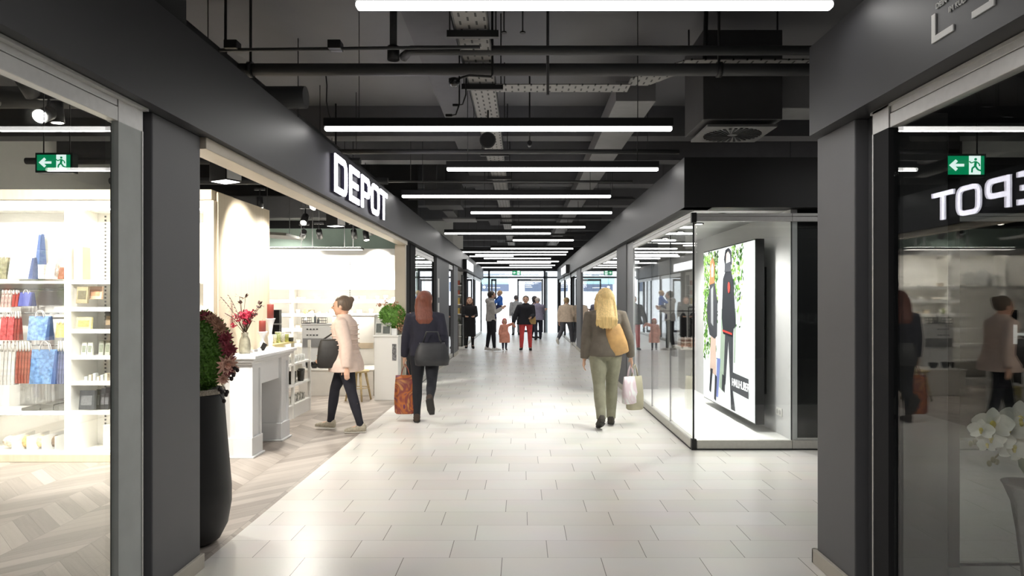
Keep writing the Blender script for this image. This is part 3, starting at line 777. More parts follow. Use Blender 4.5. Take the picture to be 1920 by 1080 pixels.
# ------------------------------------------------------------------ mall lettering on the near right fascia
SG2 = mat('printed_white', (232, 232, 230), 0.5, var=0.01)
ms = thing('wall_lettering', 'white slogan lettering in corner brackets on the near right fascia', 'sign', (FR, 2.6, 2.8))
def frect(y0, y1, z0, z1, name='bracket'):
    pass
mb = MB(); mb.prism([(2.80, 2.615), (2.66, 2.615), (2.66, 2.64), (2.775, 2.64), (2.775, 2.73), (2.80, 2.73)], (FR - 0.006, 0, 0), (0, 1, 0), (0, 0, 1), (0.006, 0, 0)); mb.build('bracket', SG2, ms)
mb = MB(); mb.prism([(2.43, 2.615), (2.55, 2.615), (2.55, 2.64), (2.455, 2.64), (2.455, 2.78), (2.43, 2.78)], (FR - 0.006, 0, 0), (0, 1, 0), (0, 0, 1), (0.006, 0, 0)); mb.build('bracket', SG2, ms)
text_obj('lettering', 'DEIN W', 0.031, SG2, ms, (FR - 0.004, 2.772, 2.744), (math.pi / 2, 0, -math.pi / 2), 0.002)
text_obj('lettering', 'IM KÜD', 0.031, SG2, ms, (FR - 0.004, 2.690, 2.696), (math.pi / 2, 0, -math.pi / 2), 0.002)
# shop name on the black panel behind the side passage glass
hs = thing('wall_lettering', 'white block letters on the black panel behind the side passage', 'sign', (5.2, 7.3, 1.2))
text_obj('lettering', 'HALLHUBER', 0.30, mat('letter_white_glow', (235, 235, 235), 0.5, emit=0.9, var=0), hs, (ux(1897, 7.25), 7.25, vz(645, 7.25)), (math.pi / 2, 0, 0), 0.01)  # glow added to the letters so they show through the panes
struct('wall_panel', boxes((2.90, 9.0, 7.30, 7.40, 0.10, FZ0)), BLACK)

# ------------------------------------------------------------------ fashion shop: window bay with the light box
struct('floor', boxes((XR + 0.06, 2.84, 7.22, 11.3, 0.0, 0.095)), mat('window_plinth', (225, 225, 222), 0.4, var=0.02))
struct('wall_partition', boxes((2.83, 2.90, 7.21, 11.2, 0.0, 2.52)), mat('bay_wall_grey', (218, 218, 219), 0.8, var=0.02))
struct('ceiling', boxes((XR + 0.06, 2.84, 7.32, 11.2, 2.52, 2.58)), GREYW)
for i, y in enumerate((7.55, 8.5, 9.5, 10.5)):  # downlights added to brighten the bay's wall and floor
    r = thing('downlight', 'added fill downlight over the poster window bay, %s from the side passage' % ORD[i], 'downlight', (2.15, y, 2.5))
    MB().lathe([(0.045, 2.505), (0.06, 2.505), (0.06, 2.519), (0.045, 2.519)], (2.2, y, 0), 20, False).build('ring', BLACKM, r)
    MB().cyl((2.2, y, 2.508), (2.2, y, 2.518), 0.045, n=18).build('lens', GLOW, r)
    L = bpy.data.lights.new('bay_fill_light', 'SPOT'); L.energy = 150; L.spot_size = 2.3; L.spot_blend = 0.7; L.shadow_soft_size = 0.05; L.color = (1, 0.97, 0.92)
    o = bpy.data.objects.new('bay_fill_light', L); COL.objects.link(o); o.parent = r; o.location = (0, 0, -0.01)
so = thing('wall_socket', 'white double wall socket low on the grey wall right of the light box', 'socket', (2.83, 7.31, 0.3))
c = Vector((2.83, 7.50, 0.34))
MB().box(2.818, 2.83, 7.43, 7.59, 0.30, 0.385).build('plate', WHITE, so, bevel=0.003)
for y in (7.475, 7.55): MB().cyl((2.8175, y, 0.343), (2.815, y, 0.343), 0.026, n=16).build('outlet', mat('socket_grey', (190, 190, 188), 0.5), so)

LB0, LB1, LBX, LBZ0, LBZ1 = 7.62, 9.78, 2.60, 0.18, 2.25
lb = thing('light_box', 'large lit poster box showing walking models against foliage', 'light box', (LBX, 8.7, LBZ0))
MB().box(LBX, LBX + 0.10, LB0, LB1, LBZ0, LBZ1).build('frame', BLACKM, lb, bevel=0.004)
MB().box(LBX + 0.10, 2.83, LB0 + 0.3, LB1 - 0.3, LBZ0 + 0.3, LBZ1 - 0.3).build('wall_bracket', BLACKM, lb)
PW = mat('poster_white', (170, 170, 170), 0.6, emit=0.95, emit_rgb=(250, 252, 250), var=0)
MB().box(LBX - 0.006, LBX, LB0 + 0.015, LB1 - 0.015, LBZ0 + 0.015, LBZ1 - 0.015).build('poster', PW, lb)
def pm(n, c, e=0.45): return mat('print_' + n, c, 0.6, emit=e, var=0)
PCOL = dict(g1=pm('leaf_green', (74, 120, 48)), g2=pm('leaf_light', (140, 178, 92)), g3=pm('leaf_dark', (36, 66, 30)), dk=pm('dark', (34, 36, 44)), dk2=pm('charcoal', (58, 60, 66)),
            sk=pm('skin', (226, 190, 165)), hr=pm('hair', (150, 104, 70)), bl=pm('denim', (112, 124, 180)), rd=pm('red', (190, 60, 52)), sh=pm('shade', (150, 166, 150)), gy=pm('grey', (150, 152, 156)), pat=pm('pattern', (196, 172, 160)))
rng = random.Random(4)
LBW, LBHH = LB1 - LB0, LBZ1 - LBZ0
def pp(mb, poly, k):
    # s runs from the far (left in the photo) edge 0..1, t from the bottom 0..1
    mb.prism([(s, t) for s, t in poly], (LBX - 0.008 - 0.0016 * k, LB1, LBZ0), (0, -LBW, 0), (0, 0, LBHH), (0.0012, 0, 0))
def poly_part(name, mk, polys, k):
    mb = MB()
    for p in polys: pp(mb, p, k)
    mb.build(name, PCOL[mk], lb)
def leafpoly(s, t, r, a):
    return [(s + r * math.cos(a) * 1.3, t + r * math.sin(a) * 1.3), (s - r * .5 * math.sin(a), t + r * .5 * math.cos(a)), (s - r * math.cos(a) * 1.1, t - r * math.sin(a) * 1.1), (s + r * .5 * math.sin(a), t - r * .5 * math.cos(a))]
for mk, k, cnt in (('g3', 0, 170), ('g1', 1, 260), ('g2', 2, 230)):
    L = []
    while len(L) < cnt:
        z = rng.random()
        if z < 0.55: s, t = rng.uniform(0.02, 0.34) , 1 - abs(rng.gauss(0, 0.22))
        elif z < 0.72: s, t = rng.uniform(0.0, 0.12), rng.uniform(0.42, 0.75)
        elif z < 0.90: s, t = rng.uniform(0.62, 0.82), 1 - abs(rng.gauss(0, 0.20))
        else: s, t = rng.uniform(0.02, 0.22), rng.uniform(0.28, 0.42)
        if 0.44 < s < 0.60: continue
        if 0.03 < t < 0.985 and 0.015 < s < 0.985: L.append(leafpoly(s, t, rng.uniform(0.010, 0.022), rng.uniform(0, 6.3)))
    poly_part('printed_foliage', mk, L, k)
# shade band on the pavement of the picture, the blurred walls
poly_part('printed_shade', 'sh', [[(0.37, 0.12), (0.45, 0.10), (0.50, 0.55), (0.42, 0.62)], [(0.66, 0.30), (0.68, 0.30), (0.70, 0.62), (0.67, 0.62)]], 3)
# right hand model: long dark coat, scarf, trousers
poly_part('printed_trousers', 'dk2', [[(0.46, 0.15), (0.50, 0.15), (0.575, 0.50), (0.50, 0.50)], [(0.60, 0.09), (0.64, 0.09), (0.65, 0.50), (0.55, 0.50)]], 4)
poly_part('printed_coat', 'dk', [[(0.455, 0.80), (0.52, 0.86), (0.60, 0.86), (0.655, 0.78), (0.70, 0.52), (0.66, 0.50), (0.64, 0.45), (0.46, 0.46), (0.43, 0.56)]], 5)
poly_part('printed_face', 'sk', [[(0.52, 0.90), (0.58, 0.90), (0.595, 0.95), (0.565, 0.975), (0.525, 0.965), (0.51, 0.93)]], 6)
poly_part('printed_hair', 'dk', [[(0.50, 0.88), (0.52, 0.90), (0.525, 0.95), (0.56, 0.965), (0.60, 0.94), (0.61, 0.88), (0.63, 0.88), (0.62, 0.96), (0.57, 0.985), (0.51, 0.975), (0.48, 0.92)]], 7)
poly_part('printed_scarf', 'dk2', [[(0.49, 0.84), (0.62, 0.84), (0.61, 0.90), (0.50, 0.89)]], 8)
poly_part('printed_badge', 'rd', [[(0.58 + .022 * math.cos(t), 0.745 + .035 * math.sin(t)) for t in (0, .8, 1.6, 2.4, 3.1, 3.9, 4.7, 5.5)], [(0.455, 0.475), (0.64, 0.462), (0.64, 0.474), (0.455, 0.487)]], 9)
poly_part('printed_boots', 'dk', [[(0.44, 0.115), (0.50, 0.10), (0.505, 0.20), (0.45, 0.21)], [(0.62, 0.02), (0.70, 0.02), (0.665, 0.10), (0.645, 0.16), (0.605, 0.16)]], 9)
# left hand model: leather jacket, patterned dress
poly_part('printed_jeans', 'bl', [[(0.30, 0.05), (0.35, 0.05), (0.40, 0.30), (0.33, 0.30)]], 4)
poly_part('printed_dress', 'pat', [[(0.17, 0.20), (0.31, 0.18), (0.30, 0.46), (0.19, 0.46)]], 4)
poly_part('printed_jacket', 'dk2', [[(0.10, 0.62), (0.19, 0.79), (0.27, 0.79), (0.34, 0.66), (0.33, 0.44), (0.28, 0.42), (0.16, 0.44), (0.12, 0.52)]], 5)
poly_part('printed_top', 'gy', [[(0.20, 0.52), (0.25, 0.50), (0.25, 0.76), (0.20, 0.74)]], 6)
poly_part('printed_hair', 'hr', [[(0.17, 0.77), (0.28, 0.78), (0.285, 0.91), (0.24, 0.95), (0.19, 0.92)]], 7)
poly_part('printed_face', 'sk', [[(0.215, 0.82), (0.255, 0.82), (0.265, 0.88), (0.24, 0.91), (0.21, 0.88)]], 8)
poly_part('printed_boots', 'dk', [[(0.16, 0.07), (0.20, 0.06), (0.24, 0.22), (0.19, 0.22)], [(0.27, 0.03), (0.31, 0.02), (0.33, 0.18), (0.29, 0.19)]], 6)
poly_part('printed_panel', 'dk2', [[(0.615, 0.135), (0.925, 0.125), (0.925, 0.235), (0.615, 0.245)]], 10)
text_obj('lettering', 'HALLHUBER', 0.135, mat('print_white', (245, 245, 245), 0.6, emit=1.0, var=0), lb, (LBX - 0.0275, LB1 - 0.645 * LBW, LBZ0 + 0.165 * LBHH), (math.pi / 2, 0, -math.pi / 2), 0.001, 0.82)

# stickers on the far left wall
st = thing('wall_notice', 'narrow white notice strips on the far left grey wall panel', 'sign', (-1.88, 15.6, 1.3))
for z0, z1 in ((1.62, 2.05), (0.95, 1.50)):
    MB().box(-1.884, -1.876, 15.4, 15.62, z0, z1).build('notice', WHITE, st)
# ================================================================== gift shop on the left
DY = 6.64                                    # front plane of the shelf wall seen through the near window
BACK = 7.06
SW = mat('shelf_white', (244, 242, 236), 0.55, var=0.01)
SW2 = mat('shelf_panel', (238, 236, 231), 0.7, var=0.015)
X_END = -2.99
# the cabinet as one thing
sc_ = thing('shelf_cabinet', 'tall cream and white wall cabinet full of gift bags behind the near left window', 'shelf', (-4.4, DY, 0))
boxes((-6.2, X_END, BACK, BACK + 0.06, 0.0, 2.50)).build('back_panel', SW2, sc_)
boxes((-6.2, X_END, DY - 0.03, BACK + 0.06, 2.535, 2.635)).build('cornice', CREAM, sc_, bevel=0.006)
boxes((-6.2, X_END - 0.02, DY, BACK, 2.46, 2.535)).build('top_board', SW, sc_)
boxes((-6.2, X_END, DY - 0.02, BACK, 0.0, 0.075)).build('plinth', CREAM, sc_, bevel=0.004)
for x in (-5.42, -4.40, -3.70):
    boxes((x - 0.033, x + 0.033, DY, BACK, 0.075, 2.46)).build('upright', SW, sc_, bevel=0.003)
def zl(v): return vz(v, DY + 0.03)
BA, BB = (-5.387, -4.433), (-4.367, -3.733)
for v in (527, 771, 849):
    boxes((BA[0], BA[1], DY + 0.01, BACK, zl(v) - 0.025, zl(v))).build('shelf_board', SW, sc_, bevel=0.003)
for v in (527, 562, 578, 619, 668, 716, 771, 849):
    if v == 562: continue
    boxes((BB[0], BB[1], DY + 0.01, BACK, zl(v) - 0.022, zl(v))).build('shelf_board', SW, sc_, bevel=0.003)
    boxes((BB[0], BB[1], DY + 0.0, DY + 0.012, zl(v) - 0.03, zl(v) + 0.012)).build('price_rail', mat('clear_rail', (228, 228, 226), 0.2), sc_)
for v in (527, 600, 655, 771):
    boxes((-3.667, X_END - 0.02, DY + 0.01, BACK, zl(v) - 0.022, zl(v))).build('shelf_board', SW, sc_, bevel=0.003)
# slotted rails: dark slots in a white strip
mb = MB()
for k in range(58): mb.box(ux(198, BACK) - 0.008, ux(198, BACK) + 0.008, BACK - 0.006, BACK - 0.001, 0.25 + 0.038 * k, 0.268 + 0.038 * k)
mb.build('rail_slots', mat('slot_grey', (96, 96, 96), 0.6), sc_)
for v in (547, 593, 655):
    mb = MB(); mb.cyl((BA[0], BACK - 0.08, zl(v) + 0.02), (BA[1], BACK - 0.08, zl(v) + 0.02), 0.008, n=8)
    for k in range(9): mb.cyl((BA[0] + 0.08 + 0.1 * k, BACK, zl(v) + 0.02), (BA[0] + 0.08 + 0.1 * k, BACK - 0.30, zl(v) + 0.035), 0.004, n=6)
    mb.build('hook_rail', ALU, sc_)
boxes((X_END - 0.09, X_END + 0.012, DY - 0.01, DY + 0.06, 0.0, 2.535)).build('end_post', CREAM, sc_, bevel=0.004)
boxes((X_END, X_END + 0.03, DY + 0.05, 8.05, 0.0, 2.62)).build('side_panel', CREAM, sc_, bevel=0.004)
boxes((-3.4, X_END, 8.0, 8.05, 0.0, 2.62)).build('end_panel', CREAM, sc_, bevel=0.004)

def gift_bag(label, u0, u1, v0, v1, rgb, Y=6.78, d=0.09, side=None, handle=True, hang=False, group=None, pattern=None):
    """Paper carrier: slightly tapering body with a folded side, a rim and string handles."""
    x0, x1, z0, z1 = ux(u0, Y), ux(u1, Y), vz(v1, Y), vz(v0, Y)
    w, h = x1 - x0, z1 - z0
    c = Vector(((x0 + x1) / 2, Y + d / 2, z0))
    r = thing('gift_bag', label, 'gift bag', tuple(c), group=group)
    key = 'paper_%d_%d_%d' % rgb
    m = mat(key, rgb, 0.7, var=0.08 if pattern is None else pattern, scale=30 if pattern else 8)
    mb = MB()
    R = []
    for t, dd in ((0, 1.0), (0.15, 0.95), (0.6, 0.6), (1.0, 0.28)):
        z = z0 + h * t; q = d * dd / 2; ww = w / 2 * (1 - 0.03 * t)
        R.append([Vector((c.x - ww, c.y - q, z)), Vector((c.x + ww, c.y - q, z)), Vector((c.x + ww - 0.01 * t, c.y, z)), Vector((c.x + ww, c.y + q, z)), Vector((c.x - ww, c.y + q, z)), Vector((c.x - ww + 0.01 * t, c.y, z))])
    mb.rings(R, True, False)
    mb.build('body', m, r)
    if side:
        mb = MB(); mb.prism([(0, 0), (1, 0), (0.64, 1), (0.36, 1)], (x1 - 0.002, c.y - d / 2, z0), (0, d, 0), (0, 0, h * 0.99), (0.004, 0, 0))
        mb.prism([(0, 0), (1, 0), (1, 1), (0.5, 1)], (x1 - w * 0.16, c.y - d / 2 - 0.003, z0), (w * 0.16, 0, 0), (0, d * 0.3, h * 0.97), (0, 0.002, 0))
        mb.build('side_fold', mat('paper_%d_%d_%d' % side, side, 0.7), r)
    if handle:
        for s in (-1, 1):
            hh = min(0.10, h * 0.3)
            base = z1 - 0.015
            sgn = -1 if not hang else 1
            pts = [Vector((c.x + w * 0.2 * math.cos(math.pi * k / 8), c.y + s * 0.012 - (0.006 if hang else 0), base + (hh if True else 0) * math.sin(math.pi * k / 8) * (1 if hang else 0.8))) for k in range(9)]
            MB().tube(pts, 0.004, 6).build('handle', mat('cord_white', (236, 232, 226), 0.7), r)
    return r

def flat_pack(label, u0, u1, v0, v1, rgb, Y=6.76, d=0.03, name='card_pack', cat='card pack', group=None, inner=None, lean=0.12):
    x0, x1, z0, z1 = ux(u0, Y), ux(u1, Y), vz(v1, Y), vz(v0, Y)
    M = Matrix.Rotation(-lean, 3, 'X')
    r = thing(name, label, cat, ((x0 + x1) / 2, Y, z0), group=group)
    mb = MB(); mb.obox(Vector(((x0 + x1) / 2, Y + d / 2 + (z1 - z0) / 2 * lean, (z0 + z1) / 2)), (x1 - x0, d, z1 - z0), M)
    mb.build('cover', mat('pack_%d_%d_%d' % rgb, rgb, 0.6, var=0.12, scale=25), r, bevel=0.002)
    if inner:
        mb = MB(); mb.obox(Vector(((x0 + x1) / 2, Y - 0.0015 + (z1 - z0) / 2 * lean, (z0 + z1) / 2)), ((x1 - x0) * 0.72, 0.004, (z1 - z0) * 0.5), M)
        mb.build('printed_panel', mat('pack_%d_%d_%d' % inner, inner, 0.6, var=0.2, scale=40), r)
    return r

def box_item(name, label, cat, u0, u1, v0, v1, rgb, Y=6.78, d=0.12, group=None, lid=False, rough=0.6):
    x0, x1, z0, z1 = ux(u0, Y), ux(u1, Y), vz(v1, Y), vz(v0, Y)
    r = thing(name, label, cat, ((x0 + x1) / 2, Y + d / 2, z0), group=group)
    m = mat('box_%d_%d_%d' % rgb, rgb, rough, var=0.08)
    zt = z1 - (z1 - z0) * 0.28 if lid else z1
    MB().box(x0, x1, Y, Y + d, z0, zt).build('body', m, r, bevel=0.003)
    if lid: MB().box(x0 - 0.003, x1 + 0.003, Y - 0.003, Y + d + 0.003, zt, z1).build('lid', m, r, bevel=0.003)
    return r

# --- bay left: bags on the upper shelf
gift_bag('large white gift bag with blue side printed with grey leaves, on the top shelf', 18, 72, 437, 516, (226, 240, 246), Y=6.90, d=0.13, side=(92, 112, 160), pattern=0.25)
gift_bag('smaller white gift bag with dark blue side in front of the large one', 14, 60, 482, 523, (236, 244, 248), Y=6.72, d=0.10, side=(70, 84, 128))
gift_bag('squat khaki woven-look gift bag at the left end of the top shelf', -6, 11, 482, 523, (150, 146, 118), Y=6.72, pattern=0.4)
for k in range(3): box_item('gift_box', 'white lidded gift box, %s from the bottom of the stack on the top shelf' % ORD[k], 'gift box', 62, 82, 514 - 9 * k, 522.5 - 9 * k, (236, 234, 230), Y=6.80, d=0.14, lid=True)
gift_bag('small white gift bag with dark floral print on the top shelf', 84, 101, 494, 523, (222, 222, 212), Y=6.74, pattern=0.6)
gift_bag('pink gift bag with string handles beside the white upright', 103, 121, 480, 522, (238, 184, 166), Y=6.82)
gift_bag('small brown cone-shaped gift bag in front of the pink bag', 108, 119, 501, 523, (140, 84, 66), Y=6.70, handle=False)
box_item('gift_box', 'tall beige gift box standing right of the white upright on the top shelf', 'gift box', 138, 155, 463, 526, (222, 204, 176), Y=6.66)
box_item('gift_box', 'cream gift box half hidden by the window post on the top shelf', 'gift box', 204, 222, 480, 523, (240, 228, 180), Y=6.80)
# --- hanging rows
def hung(label, u0, u1, v0, v1, rgb, n=1, cnt=1, **kw):
    for k in range(cnt):
        lb_ = label if cnt == 1 else label % ORD[k]
        du_ = (u1 - u0) / cnt
        gift_bag(lb_, u0 + du_ * k + 0.5, u0 + du_ * (k + 1) - 0.5, v0, v1, rgb, hang=True, **kw)
hung('slim white and red striped gift bag on the upper hook rail, %s from the left', 0, 20, 549, 576, (214, 180, 172), cnt=3, Y=6.74, d=0.06, pattern=0.5)
hung('slim red gift bag on the upper hook rail, %s of two red ones', 21, 33, 549, 575, (176, 74, 66), cnt=2, Y=6.74, d=0.06)
hung('violet blue gift bag tilted on the upper hook rail', 33, 58, 548, 574, (96, 102, 172), Y=6.74, d=0.08, side=(60, 64, 120))
hung('red dotted gift bag on the middle hook rail, %s from the left', -2, 24, 594, 638, (206, 92, 92), cnt=2, Y=6.74, d=0.08, pattern=0.5)
hung('slim dark red striped gift bag on the middle hook rail, %s from the left', 25, 36, 594, 638, (150, 70, 62), cnt=2, Y=6.74, d=0.06, pattern=0.3)
hung('sky blue gift bag with white clouds on the middle hook rail', 50, 92, 593, 638, (128, 160, 208), Y=6.74, d=0.08, side=(60, 86, 130), pattern=0.5)
hung('small kraft paper gift bag at the right end of the middle hook rail', 103, 123, 605, 633, (204, 178, 124), Y=6.76, d=0.05)
hung('pale grey gift bag on the lower hook rail, %s from the left', -2, 26, 656, 722, (212, 208, 202), cnt=4, Y=6.74, d=0.07, pattern=0.2)
hung('rust red gift bag with pale stripes on the lower hook rail, %s from the left', 27, 55, 656, 719, (158, 86, 70), cnt=5, Y=6.74, d=0.07, pattern=0.35)
hung('large blue gift bag with white clouds and cord handle on the lower hook rail', 54, 104, 656, 720, (110, 146, 192), Y=6.72, d=0.10, side=(74, 98, 148), pattern=0.45)
hung('navy and silver striped gift bag on the lower hook rail, %s from the left', 105, 125, 656, 720, (92, 96, 128), cnt=4, Y=6.74, d=0.07, pattern=0.5)
for (u0, u1, v0, lb_) in ((40, 74, 765, 'flat dark grey wrapping sheet pack lying on the lower shelf, left one'), (76, 100, 758, 'flat grey box lying on the lower shelf left of the darker one'), (101, 125, 760, 'flat dark grey box lying on the lower shelf beside the upright')):
    box_item('flat_box', lb_, 'box', u0, u1, v0, 770, (120, 118, 112), Y=6.70, d=0.22)
# --- bottom compartment: rolled decorations in clear dividers
def garland(label, u0, u1, v0, v1, rgb, seed):
    Y = 6.78; x0, x1, z0, z1 = ux(u0, Y), ux(u1, Y), vz(v1, Y), vz(v0, Y)
    rg = random.Random(seed); r = (z1 - z0) / 2
    mb = MB()
    for k in range(3):
        pts = []
        for i in range(13):
            t = i / 12; a = t * 9 + k * 2.1
            pts.append(((x0 + (x1 - x0) * (0.12 + 0.76 * t)), Y + 0.07 + 0.35 * r * math.sin(a), z0 + r + 0.35 * r * math.cos(a)))
        mb.tube(pts, [r * (0.25 + 0.3 * math.sin(math.pi * (0.12 + 0.76 * i / 12))) for i in range(13)], 8)
    o = mb.build('garland', mat('garland_%d' % rgb[0], rgb, 0.9, var=0.3, scale=40, bump=0.5))
    tag(o, label, 'garland', 'rolled garlands in the bottom compartment')
for i, (u0, u1, rgb, nm) in enumerate(((0, 26, (226, 206, 186), 'pale rolled garland at the left of the bottom compartment'), (29, 55, (200, 172, 120), 'straw coloured rolled garland in the bottom compartment'), (56, 82, (224, 200, 156), 'light straw garland right of the darker straw one in the bottom compartment'),
                            (86, 107, (126, 106, 86), 'dark brown rolled garland in the bottom compartment'), (109, 125, (112, 92, 78), 'dark brown garland beside the upright in the bottom compartment'))):
    garland(nm, u0, u1, 817, 843, rgb, i)
for i, u in enumerate((27.5, 55.5, 83.5, 108)):
    x = ux(u, 6.7)
    tag(boxes((x - 0.002, x + 0.002, 6.66, 6.98, zl(849) + 0.001, zl(849) + 0.16)).build('shelf_divider', mat('acrylic', (236, 238, 238), 0.1)), 'clear upright divider between the garlands, %s from the left' % ORD[i], 'divider', 'clear dividers')
# --- bay right
flat_pack('green brown card pack with dark band right of the white upright', 142, 163, 537, 569, (158, 146, 112), inner=(104, 96, 70), Y=6.665)
flat_pack('pink orange striped card pack beside the green brown one', 164, 190, 537, 561, (226, 190, 160), inner=(208, 150, 110))
flat_pack('yellow speckled card pack on the second small shelf', 142, 170, 595, 618, (216, 206, 140), inner=(176, 160, 96), Y=6.665)
flat_pack('dark framed picture card at the right of the second small shelf', 195, 214, 584, 618, (72, 66, 60), inner=(150, 130, 104))
for i, u in enumerate((152, 163, 184, 196, 206)):
    flat_pack('small floral card on the third small shelf, %s from the left' % ORD[i], u + 0, u + 9, 642 - (3 if i > 1 else 0), 667, (222, 222, 212) if i < 2 else (170, 172, 160), inner=(130, 136, 120))
for i, u in enumerate((158, 166, 174, 181, 188, 196, 206)):
    box_item('trinket_box', 'tiny pale trinket box on the fourth small shelf, %s from the left' % ORD[i], 'box', u, u + 5, 706 - 3 * (i % 3), 715, (214, 200, 176) if i % 2 else (200, 206, 208), Y=6.74, d=0.05)
flat_pack('large black photo album with white script standing on the fifth small shelf', 147, 175, 733, 769, (48, 48, 50), inner=(110, 110, 112), d=0.05, Y=6.665)
for i, u in enumerate((178, 187, 195)):
    flat_pack('slim black photo album right of the large one, %s in the row' % ORD[i], u, u + 8, 731 - 2 * i, 769, (58, 58, 60), inner=(120, 120, 122), d=0.04)
box_item('storage_box', 'pale grey storage box at the bottom right of the cabinet', 'box', 193, 218, 797, 843, (206, 206, 198), Y=6.8, d=0.2)
tag(boxes((ux(158, 6.72), ux(188, 6.72), 6.70, 6.9, zl(849) + 0.001, zl(849) + 0.016)).build('flat_tray', SW), 'flat white tray lying on the bottom shelf of the cabinet', 'tray')
# glowing strips added behind the cornice to brighten the compartments
for (x0, x1) in (BA, BB, (-3.66, -3.05)):
    boxes((x0 + 0.03, x1 - 0.03, DY + 0.04, DY + 0.06, 2.448, 2.458)).build('fill_strip', GLOW, sc_)
for v in (771,):
    boxes((BA[0] + .03, BA[1] - .03, DY + 0.03, DY + 0.05, zl(v) - 0.034, zl(v) - 0.026)).build('fill_strip', GLOW, sc_)
    boxes((BB[0] + .03, BB[1] - .03, DY + 0.03, DY + 0.05, zl(v) - 0.034, zl(v) - 0.026)).build('fill_strip', GLOW, sc_)

# ------------------------------------------------------------------ mantelpiece
mp = thing('mantelpiece', 'white painted mantelpiece standing against the lit cream panel', 'mantelpiece', (-2.83, 7.3, 0))
MPM = mat('mantel_white', (226, 227, 228), 0.55, var=0.01)
mx0, mx1, my0, my1 = -2.955, -2.70, 6.80, 7.86
boxes((mx0 - 0.0, mx1 + 0.10, my0 - 0.10, my1 + 0.08, 0.985, 1.02), (mx0, mx1 + 0.07, my0 - 0.07, my1 + 0.05, 0.955, 0.985), (mx0, mx1 + 0.04, my0 - 0.04, my1 + 0.03, 0.93, 0.955)).build('mantel_shelf', MPM, mp, bevel=0.008)
boxes((mx0, mx1, my0 + 0.24, my1 - 0.24, 0.70, 0.93)).build('frieze', MPM, mp, bevel=0.004)
for y0 in (my0, my1 - 0.24):
    mb = MB(); mb.box(mx0, mx1 + 0.012, y0, y0 + 0.24, 0.20, 0.93); l = mb.build('leg', MPM, mp, bevel=0.004)
    mb = MB(); mb.box(mx0 - 0.0, mx1 + 0.035, y0 - 0.02, y0 + 0.26, 0.02, 0.20); mb.box(mx0, mx1 + 0.055, y0 - 0.035, y0 + 0.275, 0.0, 0.02); mb.build('plinth_block', MPM, l, bevel=0.005)
    mb = MB(); mb.box(mx1 + 0.012, mx1 + 0.03, y0, y0 + 0.035, 0.20, 0.93); mb.box(mx1 + 0.012, mx1 + 0.03, y0 + 0.205, y0 + 0.24, 0.20, 0.93); mb.box(mx1 + 0.012, mx1 + 0.03, y0 + .035, y0 + 0.205, 0.88, 0.93); mb.build('pilaster_moulding', MPM, l)
boxes((mx0, mx0 + 0.02, my0 + 0.24, my1 - 0.24, 0.0, 0.70)).build('back_board', mat('mantel_back', (170, 170, 168), 0.7), mp)
# glass vase with red flowers
vy = 7.0; vx = ux(459, vy)
va = thing('glass_vase', 'ribbed smoked glass vase of red flowers on the mantelpiece', 'vase', (vx, vy, 1.02))
MB().lathe([(0.001, 1.022), (0.052, 1.022), (0.056, 1.05), (0.058, 1.10), (0.05, 1.16), (0.032, 1.20), (0.034, 1.235), (0.030, 1.235), (0.028, 1.20), (0.046, 1.16), (0.054, 1.10), (0.05, 1.03), (0.001, 1.03)], (vx, vy, 0), 24, False).build('bowl', mat('smoked_glass', (150, 146, 128), 0.12, var=0.2, scale=30), va)
rg = random.Random(7)
mb = MB()
for k in range(16):
    a = rg.uniform(0, 6.28); R_ = rg.uniform(0.02, 0.12)
    mb.tube([(vx, vy, 1.06), (vx + 0.01 * math.cos(a), vy + 0.01 * math.sin(a), 1.23), (vx + R_ * math.cos(a), vy + R_ * math.sin(a), 1.36)], 0.003, 5)
mb.build('stems', mat('stem_brown', (96, 84, 62), 0.8), va)
def petal_ball(mb, c, r, n, rg, size=0.02, flat=1.0):
    for k in range(n):
        d = Vector((rg.gauss(0, 1), rg.gauss(0, 1), rg.gauss(0, 1))).normalized()
        p = Vector(c) + Vector((d.x * r, d.y * r, d.z * r * flat)) * rg.uniform(0.75, 1.0)
        a = d.orthogonal().normalized(); b = d.cross(a); s = size * rg.uniform(0.7, 1.3); t = rg.uniform(0, 6.28)
        e1 = a * math.cos(t) + b * math.sin(t); e2 = d.cross(e1)
        mb.add([p - e1 * s, p + e2 * s * .5 + d * s * .4, p + e1 * s + d * s * .6, p - e2 * s * .5 + d * s * .4], [(0, 1, 2), (0, 2, 3)], False)
mb = MB()
for k in range(26):
    c = Vector((vx + rg.gauss(0, 0.045), vy + rg.gauss(0, 0.05), 1.385 + rg.gauss(0, 0.035)))
    petal_ball(mb, c, 0.03, 16, rg, 0.018)
mb.build('red_blossoms', mat('blossom_red', (178, 36, 66), 0.6, var=0.35, scale=30), va)
def leaf(mb, p, d, L, w, up=Vector((0, 0, 1))):
    p = Vector(p); d = Vector(d).normalized(); s = d.cross(up)
    s = s.normalized() if s.length > 1e-4 else Vector((1, 0, 0)); n = s.cross(d)
    mb.add([p, p + d * L * .35 + s * w, p + d * L * .75 + s * w * .7 + n * L * .05, p + d * L, p + d * L * .75 - s * w * .7 + n * L * .05, p + d * L * .35 - s * w], [(0, 1, 2, 3), (0, 3, 4, 5)], True)
mb = MB()
for (u1, v1, n) in ((417, 560, 9), (425, 590, 7), (430, 556, 8)):
    e = at(u1, v1, 6.66); s = Vector((vx, vy, 1.24))
    m_ = (s + e) / 2 + Vector((0, 0, 0.05))
    pts = [s * (1 - t) ** 2 + m_ * 2 * t * (1 - t) + e * t * t for t in [k / 10 for k in range(11)]]
    mb.tube(pts, 0.002, 5)
    for p in pts[4:]:
        for q in (-1, 1): leaf(mb, p, Vector((-0.6, 0.3 * q, 0.4 * q)), 0.036, 0.009)
